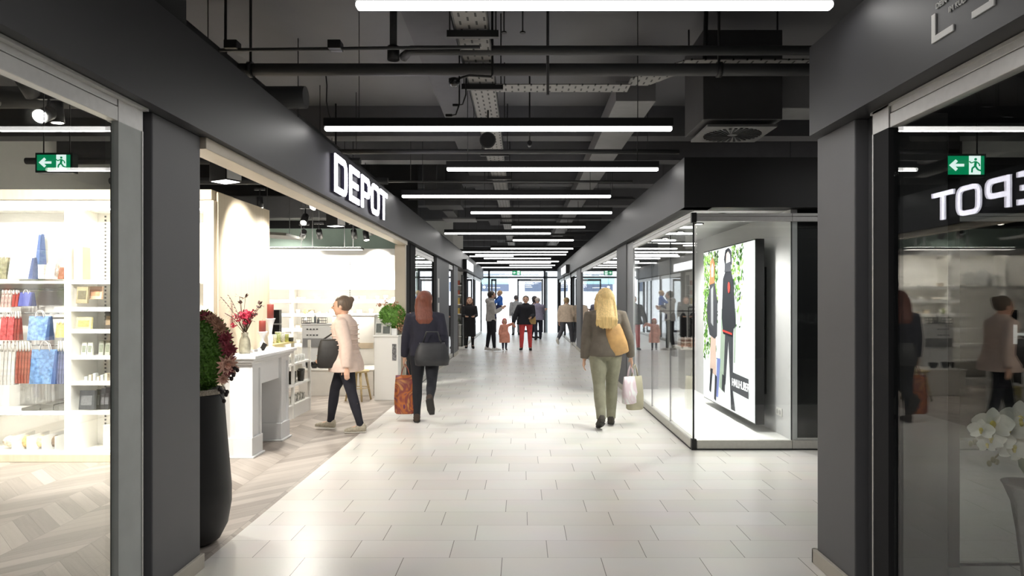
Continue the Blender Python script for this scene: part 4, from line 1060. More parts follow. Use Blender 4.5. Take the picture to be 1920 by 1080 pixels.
for (u1, v1) in ((460, 558), (487, 572), (478, 592), (449, 556), (470, 600), (486, 578), (452, 570)):
    e = at(u1, v1, vy); s = Vector((vx, vy, 1.24))
    mb.tube([s, (s + e) / 2 + Vector((-0.01, 0, 0.03)), e], 0.0025, 5)
    for q in range(4): leaf(mb, e, Vector((rg.uniform(-1, 1), rg.uniform(-.5, .5), rg.uniform(-.4, 1))), 0.052, 0.019)
mb.build('dark_foliage', mat('leaf_maroon', (84, 62, 56), 0.7, var=0.2), va)
# candles on white turned holders
for i, (u, Y, z1, h, lb_) in enumerate(((492, 7.55, 1.22, 0.12, 'lower red pillar candle on a white turned holder on the mantelpiece'), (507, 7.72, 1.36, 0.16, 'taller red pillar candle on a white turned holder on the mantelpiece'))):
    x = ux(u, Y)
    o = thing('candle_holder', lb_, 'candle', (x, Y, 1.02))
    hgt = z1 - 1.02
    MB().lathe([(0.001, 1.02), (0.05, 1.02), (0.052, 1.035), (0.022, 1.05), (0.03, 1.02 + hgt * .4), (0.016, 1.02 + hgt * .5), (0.03, 1.02 + hgt * .8), (0.05, z1 - 0.012), (0.056, z1), (0.001, z1)], (x, Y, 0), 18).build('holder', MPM, o)
    MB().lathe([(0.001, z1), (0.036, z1), (0.036, z1 + h - 0.004), (0.032, z1 + h), (0.001, z1 + h - 0.006)], (x, Y, 0), 18).build('candle', mat('candle_red', (150, 66, 58), 0.5, var=0.12), o)
    MB().cyl((x, Y, z1 + h - 0.006), (x, Y, z1 + h + 0.012), 0.0015, n=5).build('wick', BLACK, o)
# small things on the mantel
for i, (u, v, rgb) in enumerate(((472, 655, (210, 208, 204)), (480, 653, (150, 150, 152)), (487, 656, (222, 220, 214)))):
    Y = 7.15 + 0.1 * i; p = Vector((ux(u, Y), Y, 1.0205))
    o = MB().lathe([(0.001, 0), (0.016, 0), (0.02, 0.012), (0.012, 0.028), (0.001, 0.03)], p, 12).build('trinket', mat('trinket_%d' % rgb[0], rgb, 0.4))
    tag(o, 'small grey table trinket on the mantelpiece, %s right of the vase' % ORD[i], 'trinket', 'trinkets on the mantelpiece')
card = at(494, 651, 7.4); mb = MB(); mb.obox(Vector((card.x, card.y, 1.062)), (0.05, 0.004, 0.085), Matrix.Rotation(0.5, 3, 'Y'))
tag(mb.build('price_card', BLACK), 'small slanting black price card on the mantelpiece', 'card')

# ------------------------------------------------------------------ black floor vase with boxwood ball
bx_, by_ = -2.115, 4.42
fv = thing('floor_vase', 'tall black floor vase with clipped boxwood ball beside the left column', 'vase', (bx_, by_, 0))
MB().lathe([(0.001, 0.0), (0.115, 0.0), (0.16, 0.03), (0.205, 0.12), (0.228, 0.26), (0.228, 0.36), (0.215, 0.52), (0.196, 0.75), (0.182, 0.95), (0.180, 0.985), (0.16, 0.985), (0.16, 0.93), (0.001, 0.93)], (bx_, by_, 0), 40).build('body', mat('matt_black', (30, 30, 31), 0.5, var=0.05), fv)
MB().lathe([(0.170, 0.965), (0.186, 0.967), (0.190, 0.98), (0.186, 1.0), (0.170, 1.0)], (bx_, by_, 0), 40, False).build('rim_band', mat('beaded_rim', (168, 158, 142), 0.6, var=0.4, scale=120, bump=0.8), fv)
def boxwood(mb, c, r, n, rg, size=0.016, flat=1.0, cut=None):
    for k in range(n):
        d = Vector((rg.gauss(0, 1), rg.gauss(0, 1), rg.gauss(0, 1))).normalized()
        if cut and d.z < cut: continue
        p = Vector(c) + Vector((d.x, d.y, d.z * flat)) * r * rg.uniform(0.90, 1.02)
        d2 = (d + Vector((rg.uniform(-.6, .6), rg.uniform(-.6, .6), rg.uniform(-.3, .8)))).normalized()
        leaf(mb, p, d2, size * rg.uniform(1.0, 1.8), size * 0.42, Vector((rg.gauss(0, 1), rg.gauss(0, 1), rg.gauss(0, 1))))
BOXW = mat('boxwood_leaf', (98, 142, 56), 0.6, var=0.45, scale=60)
mb = MB(); mb.ell((bx_, by_, 1.24), 0.215, 0.215, 0.25, nu=24, nv=14); boxwood(mb, (bx_, by_, 1.24), 0.225, 6500, rg, 0.015, 1.15)
mb.build('boxwood_ball', BOXW, fv)
FLOW = [mat('flower_dusty_pink', (232, 188, 168), 0.7, var=0.25, scale=30), mat('flower_maroon', (152, 66, 78), 0.7, var=0.3, scale=30), mat('flower_tan', (190, 146, 120), 0.7, var=0.3, scale=30), mat('berry_dark', (46, 34, 34), 0.5, var=0.2)]
def starflower(mb, c, d, r, n, rg):
    c = Vector(c); d = Vector(d).normalized(); a = d.orthogonal().normalized(); b = d.cross(a)
    for lay, (tilt, L) in enumerate(((0.25, 1.0), (0.6, 0.8), (1.0, 0.55))):
        for k in range(n):
            t = 6.283 * (k + 0.5 * lay) / n
            e = (a * math.cos(t) + b * math.sin(t)) * math.cos(tilt) + d * math.sin(tilt)
            leaf(mb, c, e, r * L * rg.uniform(0.85, 1.1), r * 0.16, d)
mb1, mb2, mb3, mb4 = MB(), MB(), MB(), MB()
for (u, v, k, r_) in ((432, 686, 0, 0.10), (424, 715, 0, 0.06), (436, 655, 1, 0.075), (428, 632, 1, 0.07), (437, 672, 1, 0.05), (418, 612, 2, 0.07), (410, 600, 2, 0.06), (400, 592, 2, 0.06), (390, 588, 1, 0.06), (377, 588, 1, 0.07), (372, 600, 1, 0.06), (426, 645, 2, 0.05), (433, 700, 1, 0.05)):
    p = at(u, v, by_ - 0.08); d = (p - Vector((bx_, by_, 1.24))).normalized()
    p = p - d * 0.03
    starflower((mb1, mb2, mb3)[k], p, d + Vector((0, -0.8, 0)), r_ * 0.82, 12, rg)
mb1.build('pink_blossoms', FLOW[0], fv); mb2.build('maroon_blossoms', FLOW[1], fv); mb3.build('tan_blossoms', FLOW[2], fv)
for (u, v) in ((440, 690), (438, 703), (434, 710), (416, 735), (424, 740), (420, 752), (426, 735), (412, 730), (445, 694)):
    p = at(u, v, by_ - 0.06); mb4.ell(p, 0.013, 0.013, 0.015, nu=8, nv=6); mb4.tube([p, p + Vector((-0.03, 0.02, 0.03)), p + Vector((-0.06, 0.05, 0.05))], 0.002, 5)
    leaf(mb4, p + Vector((-.02, 0, .02)), Vector((0.5, -.3, -0.5)), 0.03, 0.01)
mb4.build('dark_berries', FLOW[3], fv)

# ------------------------------------------------------------------ white plinth with planted boxwood by the end of the opening
pl = thing('display_plinth', 'white display plinth with a printed strip at the far end of the shop opening', 'plinth', (-2.1, 10.9, 0))
boxes((-2.30, -1.93, 10.70, 10.98, 0.0, 0.99), (-2.315, -1.92, 10.69, 10.99, 0.99, 1.015)).build('body', WHITE, pl, bevel=0.004)
o = MB(); o.box(-2.02, -1.955, 10.694, 10.699, 0.62, 0.88); o.build('printed_strip', mat('strip_print', (120, 120, 122), 0.6, var=0.8, scale=60), pl)
bp = thing('potted_boxwood', 'boxwood ball with dried pink hydrangea on the white plinth', 'plant', (-2.03, 10.88, 1.015))
MB().lathe([(0.001, 1.016), (0.09, 1.016), (0.11, 1.10), (0.10, 1.12), (0.001, 1.12)], (-2.05, 10.885, 0), 18).build('pot', mat('pot_grey', (120, 118, 112), 0.7), bp)
mb = MB(); mb.ell((-2.05, 10.885, 1.29), 0.20, 0.12, 0.19, nu=20, nv=12)
boxwood(mb, (-2.05, 10.885, 1.29), 0.205, 2600, rg, 0.018); mb.build('boxwood_ball', BOXW, bp)
mb = MB()
for k in range(16): petal_ball(mb, (-1.90 + rg.gauss(0, .03), 10.82 + rg.gauss(0, .04), 1.27 + rg.uniform(-.17, .14)), 0.045, 22, rg, 0.02)
mb.build('dried_hydrangea', FLOW[2], bp)
mb = MB()
for k in range(6): petal_ball(mb, (-2.06 + rg.gauss(0, .05), 10.8, 1.50 + rg.gauss(0, .03)), 0.035, 20, rg, 0.018)
mb.build('dried_twig_blossom', FLOW[2], bp)
for i, (u0, u1, v0) in enumerate(((703, 716, 598), (715, 733, 605))):
    flat_pack('small leaning silver picture frame on the white plinth, %s one' % ('left' if i == 0 else 'right'), u0, u1, v0, 632.5, (196, 196, 190), Y=10.70 , d=0.012, name='picture_frame', cat='picture frame', inner=(90, 96, 92), lean=0.2)
tag(boxes((ux(734, 10.75), ux(744, 10.75), 10.74, 10.84, 1.016, 1.12)).build('glass_box', mat('acrylic', (236, 238, 238), 0.1)), 'small clear box on the white plinth right of the frames', 'box')

# ------------------------------------------------------------------ white open shelf unit (gondola) behind the mantelpiece
gy0, gy1 = 8.35, 9.75; gx = -3.02
go = thing('display_rack', 'low white rack with yellow back boards behind the mantelpiece', 'rack', (gx, 9.0, 0))
for y in (gy0, (gy0 + gy1) / 2, gy1):
    for x in (gx - 0.36, gx): boxes((x - 0.018, x + 0.018, y - 0.018, y + 0.018, 0.0, 1.0)).build('upright', WHITE, go)
YEL = mat('pale_yellow_board', (238, 222, 160), 0.6)
for z in (0.16, 0.42, 0.70): boxes((gx - 0.37, gx + 0.015, gy0 - 0.02, gy1 + 0.02, z, z + 0.025)).build('shelf_board', WHITE, go, bevel=0.002)
boxes((gx - 0.38, gx + 0.02, gy0 - 0.03, (gy0 + gy1) / 2, 1.0, 1.025)).build('top_board', YEL, go, bevel=0.002)
boxes((gx - 0.375, gx - 0.36, gy0, gy1, 0.16, 1.0)).build('back_board', YEL, go)
boxes((gx - 0.36, gx, gy0, gy1, 0.0, 0.16)).build('kick_board', WHITE, go)
for z, n, rgb, nm in ((0.725, 22, (226, 228, 226), 'small clear tumbler'), (0.185, 22, (214, 212, 204), 'small striped cup'), (0.445, 8, (60, 58, 54), 'dark stoneware jar')):
    for k in range(n):
        y = gy0 + 0.06 + (gy1 - gy0 - 0.12) * k / (n - 1); x = gx - 0.045 - 0.05 * (k % 2)
        rr = 0.022 if n > 10 else 0.05; hh = 0.085 if n > 10 else 0.15
        o = MB().lathe([(0.001, z), (rr * .8, z), (rr, z + hh), (rr * .85, z + hh), (rr * .7, z + 0.008), (0.001, z + 0.008)], (x, y, 0), 12, False).build('tumbler' if n > 10 else 'jar', mat('cup_%d' % rgb[0], rgb, 0.25, var=0.25, scale=40))
        tag(o, '%s, %s along the %s board of the white rack' % (nm, ORD[k], {0.725: 'upper', 0.185: 'lowest', 0.445: 'middle'}[z]), 'cup' if n > 10 else 'jar', '%ss on the white rack' % nm)
for i, (u, h, rgb) in enumerate(((513, 0.10, (222, 220, 200)), (521, 0.13, (196, 206, 150)), (529, 0.12, (228, 226, 216)), (536, 0.10, (186, 190, 110)), (545, 0.05, (70, 72, 66)))):
    Y = 8.6 + 0.09 * i; x = ux(u, Y)
    o = thing('candle_jar', ('flat dark tin on the yellow rack top' if i == 4 else 'patterned candle jar on the yellow rack top, %s from the left' % ORD[i]), 'jar', (x, Y, 1.025))
    MB().lathe([(0.001, 1.026), (0.034, 1.026), (0.036, 1.026 + h), (0.001, 1.026 + h)], (x, Y, 0), 16).build('glass', mat('jar_%d' % rgb[0], rgb, 0.3, var=0.4, scale=50), o)
    MB().cyl((x, Y, 1.026 + h), (x, Y, 1.034 + h), 0.037, n=16).build('lid', WHITE, o)

# ------------------------------------------------------------------ white counter blocks in the middle of the shop
def block(label, u0, u1, v0, v1, Y, d, rgb, name='display_block', cat='display block', z_base=None):
    x0, x1, z0, z1 = ux(u0, Y), ux(u1, Y), (max(0.0, vz(v1, Y)) if z_base is None else z_base), vz(v0, Y)
    r = thing(name, label, cat, ((x0 + x1) / 2, Y + d / 2, z0))
    MB().box(x0, x1, Y, Y + d, z0, z1 - 0.02).build('body', mat('block_%d_%d_%d' % rgb, rgb, 0.55, var=0.02), r, bevel=0.004)
    MB().box(x0 - 0.01, x1 + 0.01, Y - 0.01, Y + d + 0.01, z1 - 0.02, z1).build('top', mat('block_%d_%d_%d' % rgb, rgb, 0.55), r, bevel=0.003)
    return r, (x0, x1, z0, z1)
platform, pb = block('low pale platform carrying black pots in the middle of the shop', 560, 700, 693, 745, 11.2, 1.2, (232, 228, 220), 'display_platform', 'platform')
pz = pb[3]
# counter resting on the platform
r, cb_ = block('white drawer counter with grey front standing on the pale platform', 566, 622, 607, 693, 11.70, 0.3, (236, 236, 234), 'counter', 'counter', z_base=pz)
boxes((cb_[0] + 0.02, cb_[1] - 0.02, 11.685, 11.70, vz(650, 11.75), vz(634, 11.75))).build('grey_drawer', mat('drawer_grey', (148, 148, 148), 0.6), r)
for v in (616, 627):
    for k in range(4): boxes((cb_[0] + 0.08 + 0.055 * k, cb_[0] + 0.11 + 0.055 * k, 11.692, 11.70, vz(v + 2, 11.75), vz(v, 11.75))).build('label_holder', mat('label_dark', (60, 60, 62), 0.6), r)
r, cb2 = block('wide white counter behind the shopper in the pink jacket', 623, 702, 590, 693, 12.06, 0.3, (240, 236, 228), 'counter', 'counter', z_base=pz)
boxes((cb2[0] + 0.02, cb2[1] - 0.02, 12.045, 12.06, vz(652, 12.2), vz(642, 12.2))).build('beige_drawer', mat('drawer_beige', (214, 196, 170), 0.6), r)
for i, (u, w, hgt, nm) in enumerate(((589.5, 15, 11, 'wide black bowl'), (576, 6, 11, 'tall black pot'), (612, 16, 10, 'large black bowl'))):
    Y = 11.45; x = ux(u, Y); rr = w / 2 * Y / FPX * 1.05; hh = hgt * Y / FPX
    o = MB().lathe([(0.001, 0), (rr * .55, 0), (rr * .9, hh * .5), (rr, hh), (rr * .92, hh), (rr * .8, hh * .5), (rr * .4, 0.012), (0.001, 0.012)], (x, Y, pz + 0.001), 22).build('bowl', mat('black_glaze', (34, 33, 32), 0.25))
    tag(o, '%s on the front edge of the pale platform' % nm, 'bowl', None)
# little goods on the counter top
ctop = cb_[3]
for i, (u, lb_) in enumerate(((548, 'wire basket left of the drawer counter'), (604, 'small wire basket on the drawer counter'))):
    Y = 11.8; x = ux(u if u > 566 else 575, Y); w = 0.07
    mb = MB()
    for z in (0.004, 0.05, 0.10): mb.tube([(x - w, Y - .05, ctop + z), (x + w, Y - .05, ctop + z), (x + w, Y + .05, ctop + z), (x - w, Y + .05, ctop + z), (x - w, Y - .05, ctop + z)], 0.004, 6)
    for (a, b) in ((-w, -.05), (w, -.05), (w, .05), (-w, .05), (0, -.05), (0, .05)): mb.cyl((x + a, Y + b, ctop), (x + a, Y + b, ctop + 0.10), 0.004, n=6)
    tag(mb.build('wire_basket', BLACKM), lb_ if i else 'wire basket at the left end of the drawer counter', 'basket')
for i, (u, h) in enumerate(((591, 0.16), (597, 0.10))):
    x = ux(u, 11.85); o = MB().lathe([(0.001, 0), (0.02, 0), (0.022, h * .7), (0.008, h * .8), (0.008, h), (0.001, h)], (x, 11.85, ctop), 12).build('bottle', mat('bottle_grey', (120, 124, 126), 0.2))
    tag(o, '%s grey glass bottle on the drawer counter' % ('taller' if i == 0 else 'shorter'), 'bottle')
o = MB().lathe([(0.001, 0), (0.09, 0), (0.10, 0.012), (0.001, 0.014)], (ux(578, 11.9) + 0.04, 11.95, ctop), 24).build('plate', mat('plate_grey', (96, 98, 100), 0.3)); tag(o, 'flat grey plate lying on the drawer counter', 'plate')
sv = thing('bud_vase', 'slim white vase with a green sprig on the drawer counter', 'vase', (ux(572, 12.05), 12.08, ctop))
MB().lathe([(0.001, 0), (0.03, 0), (0.034, 0.06), (0.012, 0.12), (0.014, 0.15), (0.001, 0.15)], (ux(572, 12.05), 12.08, ctop), 14).build('body', WHITE, sv)
mb = MB()
for k in range(7): leaf(mb, (ux(572, 12.05), 12.08, ctop + 0.15), Vector((rg.uniform(-1, 1), 0.2, rg.uniform(.4, 1))), 0.12, 0.02)
mb.build('sprig', mat('sprig_green', (150, 160, 100), 0.7), sv)
# wooden stool
ss = thing('stool', 'pale wooden stool behind the shopper in the pink jacket', 'stool', (ux(672, 10.9), 10.7, 0))
sx = ux(672, 10.7); WD = mat('pale_oak', (206, 184, 140), 0.6, var=0.15, scale=20)
MB().lathe([(0.001, 0.44), (0.16, 0.44), (0.17, 0.46), (0.165, 0.475), (0.001, 0.478)], (sx, 10.7, 0), 24).build('seat', WD, ss)
for a in (0.5, 2.07, 3.64, 5.2): MB().cyl((sx + 0.2 * math.cos(a), 10.7 + 0.2 * math.sin(a), 0), (sx + 0.11 * math.cos(a), 10.7 + 0.11 * math.sin(a), 0.45), 0.014, 0.02, 10).build('leg', WD, ss)
MB().tube([(sx + 0.16 * math.cos(a), 10.7 + 0.16 * math.sin(a), 0.2) for a in [6.283 * k / 16 for k in range(17)]], 0.008, 6).build('footrest', WD, ss)
# card spinner stand
cs = thing('display_stand', 'slim black and white stand left of the drawer counter', 'display stand', (ux(517, 10.2), 10.2, 0))
px_ = ux(517, 10.2)
MB().box(px_ - 0.07, px_ + 0.07, 10.15, 10.25, 0.45, 1.42).build('dark_panel', BLACK, cs)
MB().lathe([(0.001, 0), (0.16, 0), (0.16, 0.015), (0.02, 0.03), (0.02, 0.45), (0.001, 0.45)], (px_, 10.2, 0), 20).build('foot', WHITE, cs)
for z in (1.0, 1.2): MB().box(px_ - 0.08, px_ + 0.1, 10.13, 10.15, z, z + 0.02).build('shelf_lip', ALU, cs)

# ------------------------------------------------------------------ shelving along the back wall
bs = thing('wall_shelving', 'wide bright white shelving covering the back wall of the shop', 'shelf', (-4.6, 12.8, 0))
boxes((-7.5, -2.06, 12.93, 13.0, 0.0, 2.50)).build('back_panel', mat('shelf_back_white', (245, 243, 238), 0.7, var=0.01), bs)
boxes((-7.5, -2.06, 12.5, 13.0, 2.44, 2.50)).build('cornice', WHITE, bs)
BSH = [(vz(v, 12.55)) for v in (537, 562, 588, 616, 645, 676)]
for z in BSH: boxes((-7.5, -2.06, 12.58, 12.93, z - 0.03, z)).build('shelf_board', SW, bs, bevel=0.002)
for z in BSH[:5]: boxes((-7.4, -2.1, 12.605, 12.62, z - 0.036, z - 0.030)).build('fill_strip', mat('shelf_fill_glow', (255, 255, 255), 0.5, emit=16.0, emit_rgb=(255, 250, 242), var=0), bs)  # glowing strips added to brighten the dark bands under the boards
for z in BSH[:5]: boxes((-7.5, -2.06, 12.568, 12.58, z - 0.055, z + 0.002)).build('shelf_lip', SW, bs)  # lips added to hide the glowing strips
for x in (-6.4, -5.3, -4.25): boxes((x - 0.02, x + 0.02, 12.6, 12.93, 0, 2.44)).build('upright', SW, bs)
boxes((-7.5, -2.06, 12.55, 12.93, 0.0, 0.12)).build('plinth', WHITE, bs)
mb = MB()
for k in range(40): mb.box(ux(656, 12.92) - .01, ux(656, 12.92) + .01, 12.924, 12.93, 0.9 + .035 * k, 0.915 + .035 * k)
mb.build('rail_slots', mat('slot_grey', (96, 96, 96), 0.6), bs)
boxes((-7.4, -2.1, 12.54, 12.58, 2.42, 2.438)).build('fill_strip', GLOW, bs)  # glowing strip added under the cornice to brighten the shelving
boxes((-7.5, -2.06, 12.50, 12.515, 2.38, 2.44)).build('front_lip', WHITE, bs)  # lip added to keep that strip out of the mirrored view
rg2 = random.Random(11)
cols = [(214, 206, 194), (186, 172, 150), (196, 198, 198), (160, 150, 136), (224, 222, 216), (132, 136, 138)]
PLACES = {0: 'on the top shelf', 1: 'on the second shelf', 2: 'on the third shelf', 3: 'on the fourth shelf', 4: 'on the fifth shelf'}
def ware(kind, x, y, z, s, rgb, label, group):
    m = mat('ware_%d_%d_%d' % rgb, rgb, 0.3, var=0.05)
    if kind == 'plate':
        mb = MB(); mb.lathe([(0.001, -0.008), (s * .6, -0.006), (s, 0.012), (s, 0.018), (s * .6, 0.0), (0.001, 0.0)], (0, 0, 0), 26)
        Mx = Matrix.Rotation(math.pi / 2 - 0.15, 4, 'X'); mb.v = [(Mx @ p) + Vector((x, y, z + s)) for p in mb.v]
    elif kind == 'bowl': mb = MB().lathe([(0.001, z), (s * .5, z), (s, z + s * .8), (s * .93, z + s * .8), (s * .4, z + 0.01), (0.001, z + .01)], (x, y, 0), 18)
    elif kind == 'jug':
        mb = MB().lathe([(0.001, z), (s * .5, z), (s * .62, z + s * .7), (s * .4, z + s * 1.4), (s * .5, z + s * 1.8), (0.001, z + s * 1.75)], (x, y, 0), 16)
        mb.tube([(x + s * .45, y, z + s * 1.5), (x + s * .95, y, z + s * 1.3), (x + s * .9, y, z + s * .7), (x + s * .55, y, z + s * .5)], s * .08, 6)
    elif kind == 'cup': mb = MB().lathe([(0.001, z), (s * .7, z), (s, z + s * 1.8), (s * .9, z + s * 1.8), (s * .6, z + 0.01), (0.001, z + .01)], (x, y, 0), 14)
    else: mb = MB().box(x - s, x + s, y - s * .6, y + s * .6, z, z + s * 1.3)
    o = mb.build({'box': 'keepsake_box'}.get(kind, kind), m); tag(o, label, {'box': 'box'}.get(kind, kind), group)
for li, z in enumerate(BSH[:5]):
    x = -4.15; n = 0
    while x < -2.15:
        kind = rg2.choice(['cup', 'bowl', 'jug', 'box', 'cup', 'box']); s = rg2.uniform(0.03, 0.055)
        rgb = rg2.choice(cols)
        ware(kind, x, 12.68 + rg2.uniform(0, .1), z + 0.001, s, rgb, '%s %s of the back wall, %s from the left' % ({'cup': 'small cup', 'bowl': 'small bowl', 'jug': 'small jug', 'box': 'small keepsake box'}[kind], PLACES[li], ORD[min(n, 24)]), 'goods on the back wall shelves')
        x += s * 2 + rg2.uniform(0.03, 0.16); n += 1
# plates and jugs on the part mirrored in the near right window
for i, (x, k, s) in enumerate(((-4.75, 'plate', 0.14), (-4.95, 'plate', 0.16), (-5.2, 'jug', 0.12), (-5.42, 'bowl', 0.08))):
    ware(k, x, 12.80 - 0.06 * (i % 2), BSH[0] + 0.001, s, (216, 216, 212), '%s high on the back wall shelving, %s of four mirrored in the right window' % (k, ORD[i]), 'dishes mirrored in the right window')

# ------------------------------------------------------------------ lamps of the gift shop
def spot_fixture(label, p, target, energy=0.0, big=0.05, size=1.1, lens=14.0, blend=0.6, track=True):
    p = Vector(p); d = (Vector(target) - p).normalized()
    r = thing('track_spotlight', label, 'spotlight', tuple(p), group='track spotlights in the gift shop')
    MB().cyl(p, p + d * 0.16, big * 0.92, big, 18).build('housing', BLACKM, r)
    MB().cyl(p + d * 0.158, p + d * 0.163, big * 0.8, big * 0.8, 18).build('lens', mat('spot_lens_%d' % lens, (255, 255, 255), 0.5, emit=lens, emit_rgb=(255, 248, 236), var=0), r)
    MB().tube([p + d * 0.06, p + Vector((0, 0, 0.10))], 0.010, 8).build('arm', BLACKM, r)
    if track: MB().box(p.x - 0.08, p.x + 0.08, p.y - 0.018, p.y + 0.018, p.z + 0.10, p.z + 0.13).build('adapter', BLACKM, r)
    MB().cyl(p + Vector((0, 0, 0.13)), Vector((p.x, p.y, CEIL)), 0.005, n=5).build('suspension_rod', BLACKM, r)
    if energy:
        L = bpy.data.lights.new('spot_light', 'SPOT'); L.energy = energy * SHOP; L.spot_size = size; L.spot_blend = blend; L.shadow_soft_size = 0.06; L.color = (1.0, 0.95, 0.87)
        o = bpy.data.objects.new('spot_light', L); COL.objects.link(o)
        o.parent = r; o.location = d * 0.18
        o.rotation_euler = d.to_track_quat('-Z', 'Y').to_euler()
    return r
for i, (u, v, Y, tg, e) in enumerate(((573, 405, 9.6, (-2.9, 7.3, 0.6), 260), (598, 432, 11.3, (-3.6, 12.9, 1.3), 800), (570, 434, 11.2, (-4.4, 12.9, 1.8), 520), (663, 432, 11.4, (-2.9, 12.9, 1.2), 800), (685, 433, 11.4, (-2.2, 11.0, 0.5), 260), (600, 374, 8.4, (-2.95, 7.6, 1.9), 160), (694, 424, 11.9, (-2.6, 12.9, 1.4), 700))):
    spot_fixture('black track spotlight over the gift shop, %s of seven' % ORD[i], at(u, v, Y), tg, e)
spot_fixture('glaring spotlight facing the camera behind the near left window', at(92, 212, 5.1), (-2.6, 1.0, 1.2), 12, big=0.055, lens=300.0, size=1.0)
# unseen spotlights added to light the cabinet and the shop floor
for i, (x, y, tx) in enumerate(((-4.9, 4.2, -4.9), (-4.1, 4.3, -4.0), (-3.3, 4.5, -3.3))):
    spot_fixture('added unseen spotlight aimed at the gift bag cabinet, %s from the left' % ORD[i], (x, y, 3.05), (tx, 6.9, 1.2), 480, size=1.5)
for i, (x, y) in enumerate(((-3.6, 5.3), (-2.7, 5.9), (-2.6, 9.4), (-3.9, 10.2))):
    spot_fixture('added unseen spotlight aimed down at the shop floor, %s from the camera' % ORD[i], (x, y, 3.1), (x + 0.1, y + 0.2, 0), 200, size=2.0)
# unseen wash light added to brighten the cream panel
spot_fixture('added unseen spotlight washing the cream side panel of the cabinet', (-2.25, 6.9, 3.0), (-2.97, 7.3, 1.9), 300, size=1.2)
# box lamps
for i, (u0, u1, v0, v1, Y, lb_) in enumerate(((398, 448, 292, 345, 5.6, 'larger black box lamp hanging in the shop opening'), (618, 641, 396, 425, 9.2, 'smaller black box lamp hanging farther inside the shop'))):
    p = at((u0 + u1) / 2, (v0 + v1) / 2, Y); s = 0.155
    r = thing('box_lamp', lb_, 'lamp', tuple(p))
    M = Matrix.Rotation(-0.5, 3, 'Z')
    mb = MB(); mb.obox(p, (s * 1.3, s, s * 1.25), M); mb.build('housing', BLACKM, r, bevel=0.004)
    mb = MB(); mb.obox(p - Vector((0, 0, s * 0.63)), (s * 1.15, s * 0.85, 0.006), M); mb.build('diffuser', mat('box_glow', (255, 255, 255), 0.5, emit=3.0, var=0), r)
    mb = MB(); mb.obox(p + M @ Vector((s * .655, 0, 0)), (0.006, s * 0.9, s * 1.12), M); mb.build('side_screen', mat('pale_screen', (244, 244, 246), 0.6), r)
    mb = MB(); mb.obox(p + M @ Vector((-s * .3, -s * .505, s * .5)), (0.045, 0.004, 0.024), M); mb.build('label_tag', WHITE, r)
    MB().cyl(p + Vector((0, 0, s * .6)), Vector((p.x, p.y, CEIL)), 0.012, n=8).build('rod', BLACKM, r)
# suspended light panel frame
sp_ = thing('suspended_panel', 'long slim panel lamp hanging in front of the back wall', 'lamp', (ux(590, 11.0), 11.0, vz(468, 11.0)))
z_ = vz(468, 11.0); xa, xb = ux(480, 11.0), ux(680, 11.0)
MB().box(xa, xb, 10.9, 11.1, z_, z_ + 0.03).build('panel', mat('panel_grey', (120, 122, 118), 0.5), sp_, bevel=0.004)
MB().box(xa + 0.02, xb - 0.02, 10.93, 11.07, z_ + 0.03, z_ + 0.034).build('added_uplight', mat('uplight_fill_glow', (255, 255, 255), 0.5, emit=26.0, emit_rgb=(255, 250, 240), var=0), sp_)  # glowing top face added to brighten the sage wall
MB().box(xa + 0.02, xb - 0.02, 10.92, 11.08, z_ - 0.005, z_).build('diffuser', mat('panel_glow', (255, 255, 255), 0.5, emit=5.0, emit_rgb=(255, 250, 240), var=0), sp_)
for u in (565, 586, 646, 662): MB().cyl((ux(u, 11.0), 11.0, z_ + 0.03), (ux(u, 11.0), 11.0, CEIL), 0.006, n=6).build('suspension_wire', BLACKM, sp_)
sp2 = thing('suspended_panel', 'short slanting panel lamp beside the lit cream panel', 'lamp', (-3.2, 8.6, 2.75))
mb = MB(); mb.obox(at(522, 442, 9.2), (0.45, 0.7, 0.035), Matrix.Rotation(0.06, 3, 'Y')); mb.build('panel', mat('panel_grey', (120, 122, 118), 0.5), sp2)
for s in (-.15, .15): MB().cyl(at(522, 442, 9.2) + Vector((s, 0, 0)), Vector((at(522, 442, 9.2).x + s, 9.2, CEIL)), 0.005, n=5).build('suspension_wire', BLACKM, sp2)
# ducts and pipes under the shop ceiling
for i, (p, q, r_, lb_) in enumerate((((-6, 6.2, 3.4), (-1.95, 6.2, 3.4), 0.10, 'round dark duct under the shop ceiling behind the larger box lamp'), ((-6, 8.3, 3.25), (-1.95, 8.3, 3.25), 0.04, 'slim dark pipe under the shop ceiling, nearer one'), ((-6, 10.0, 3.3), (-1.95, 10.0, 3.3), 0.05, 'slim dark pipe under the shop ceiling, farther one'), ((-2.45, 4.0, 3.5), (-2.45, 11.8, 3.5), 0.09, 'long round duct running into the shop under its ceiling'), ((-4.6, -2, 3.3), (-4.6, 6.0, 3.3), 0.05, 'dark pipe over the near left window display'))):
    tag(MB().tube([p, ((p[0] + q[0]) / 2, (p[1] + q[1]) / 2, p[2]), q], r_, 14).build('ceiling_pipe', PIPEM), lb_, 'pipe')
tag(boxes((-5.8, -2.2, 12.02, 12.4, 3.0, 3.4)).build('air_duct', PIPEM, bevel=0.02), 'square dark duct under the shop ceiling before the sage wall', 'duct')
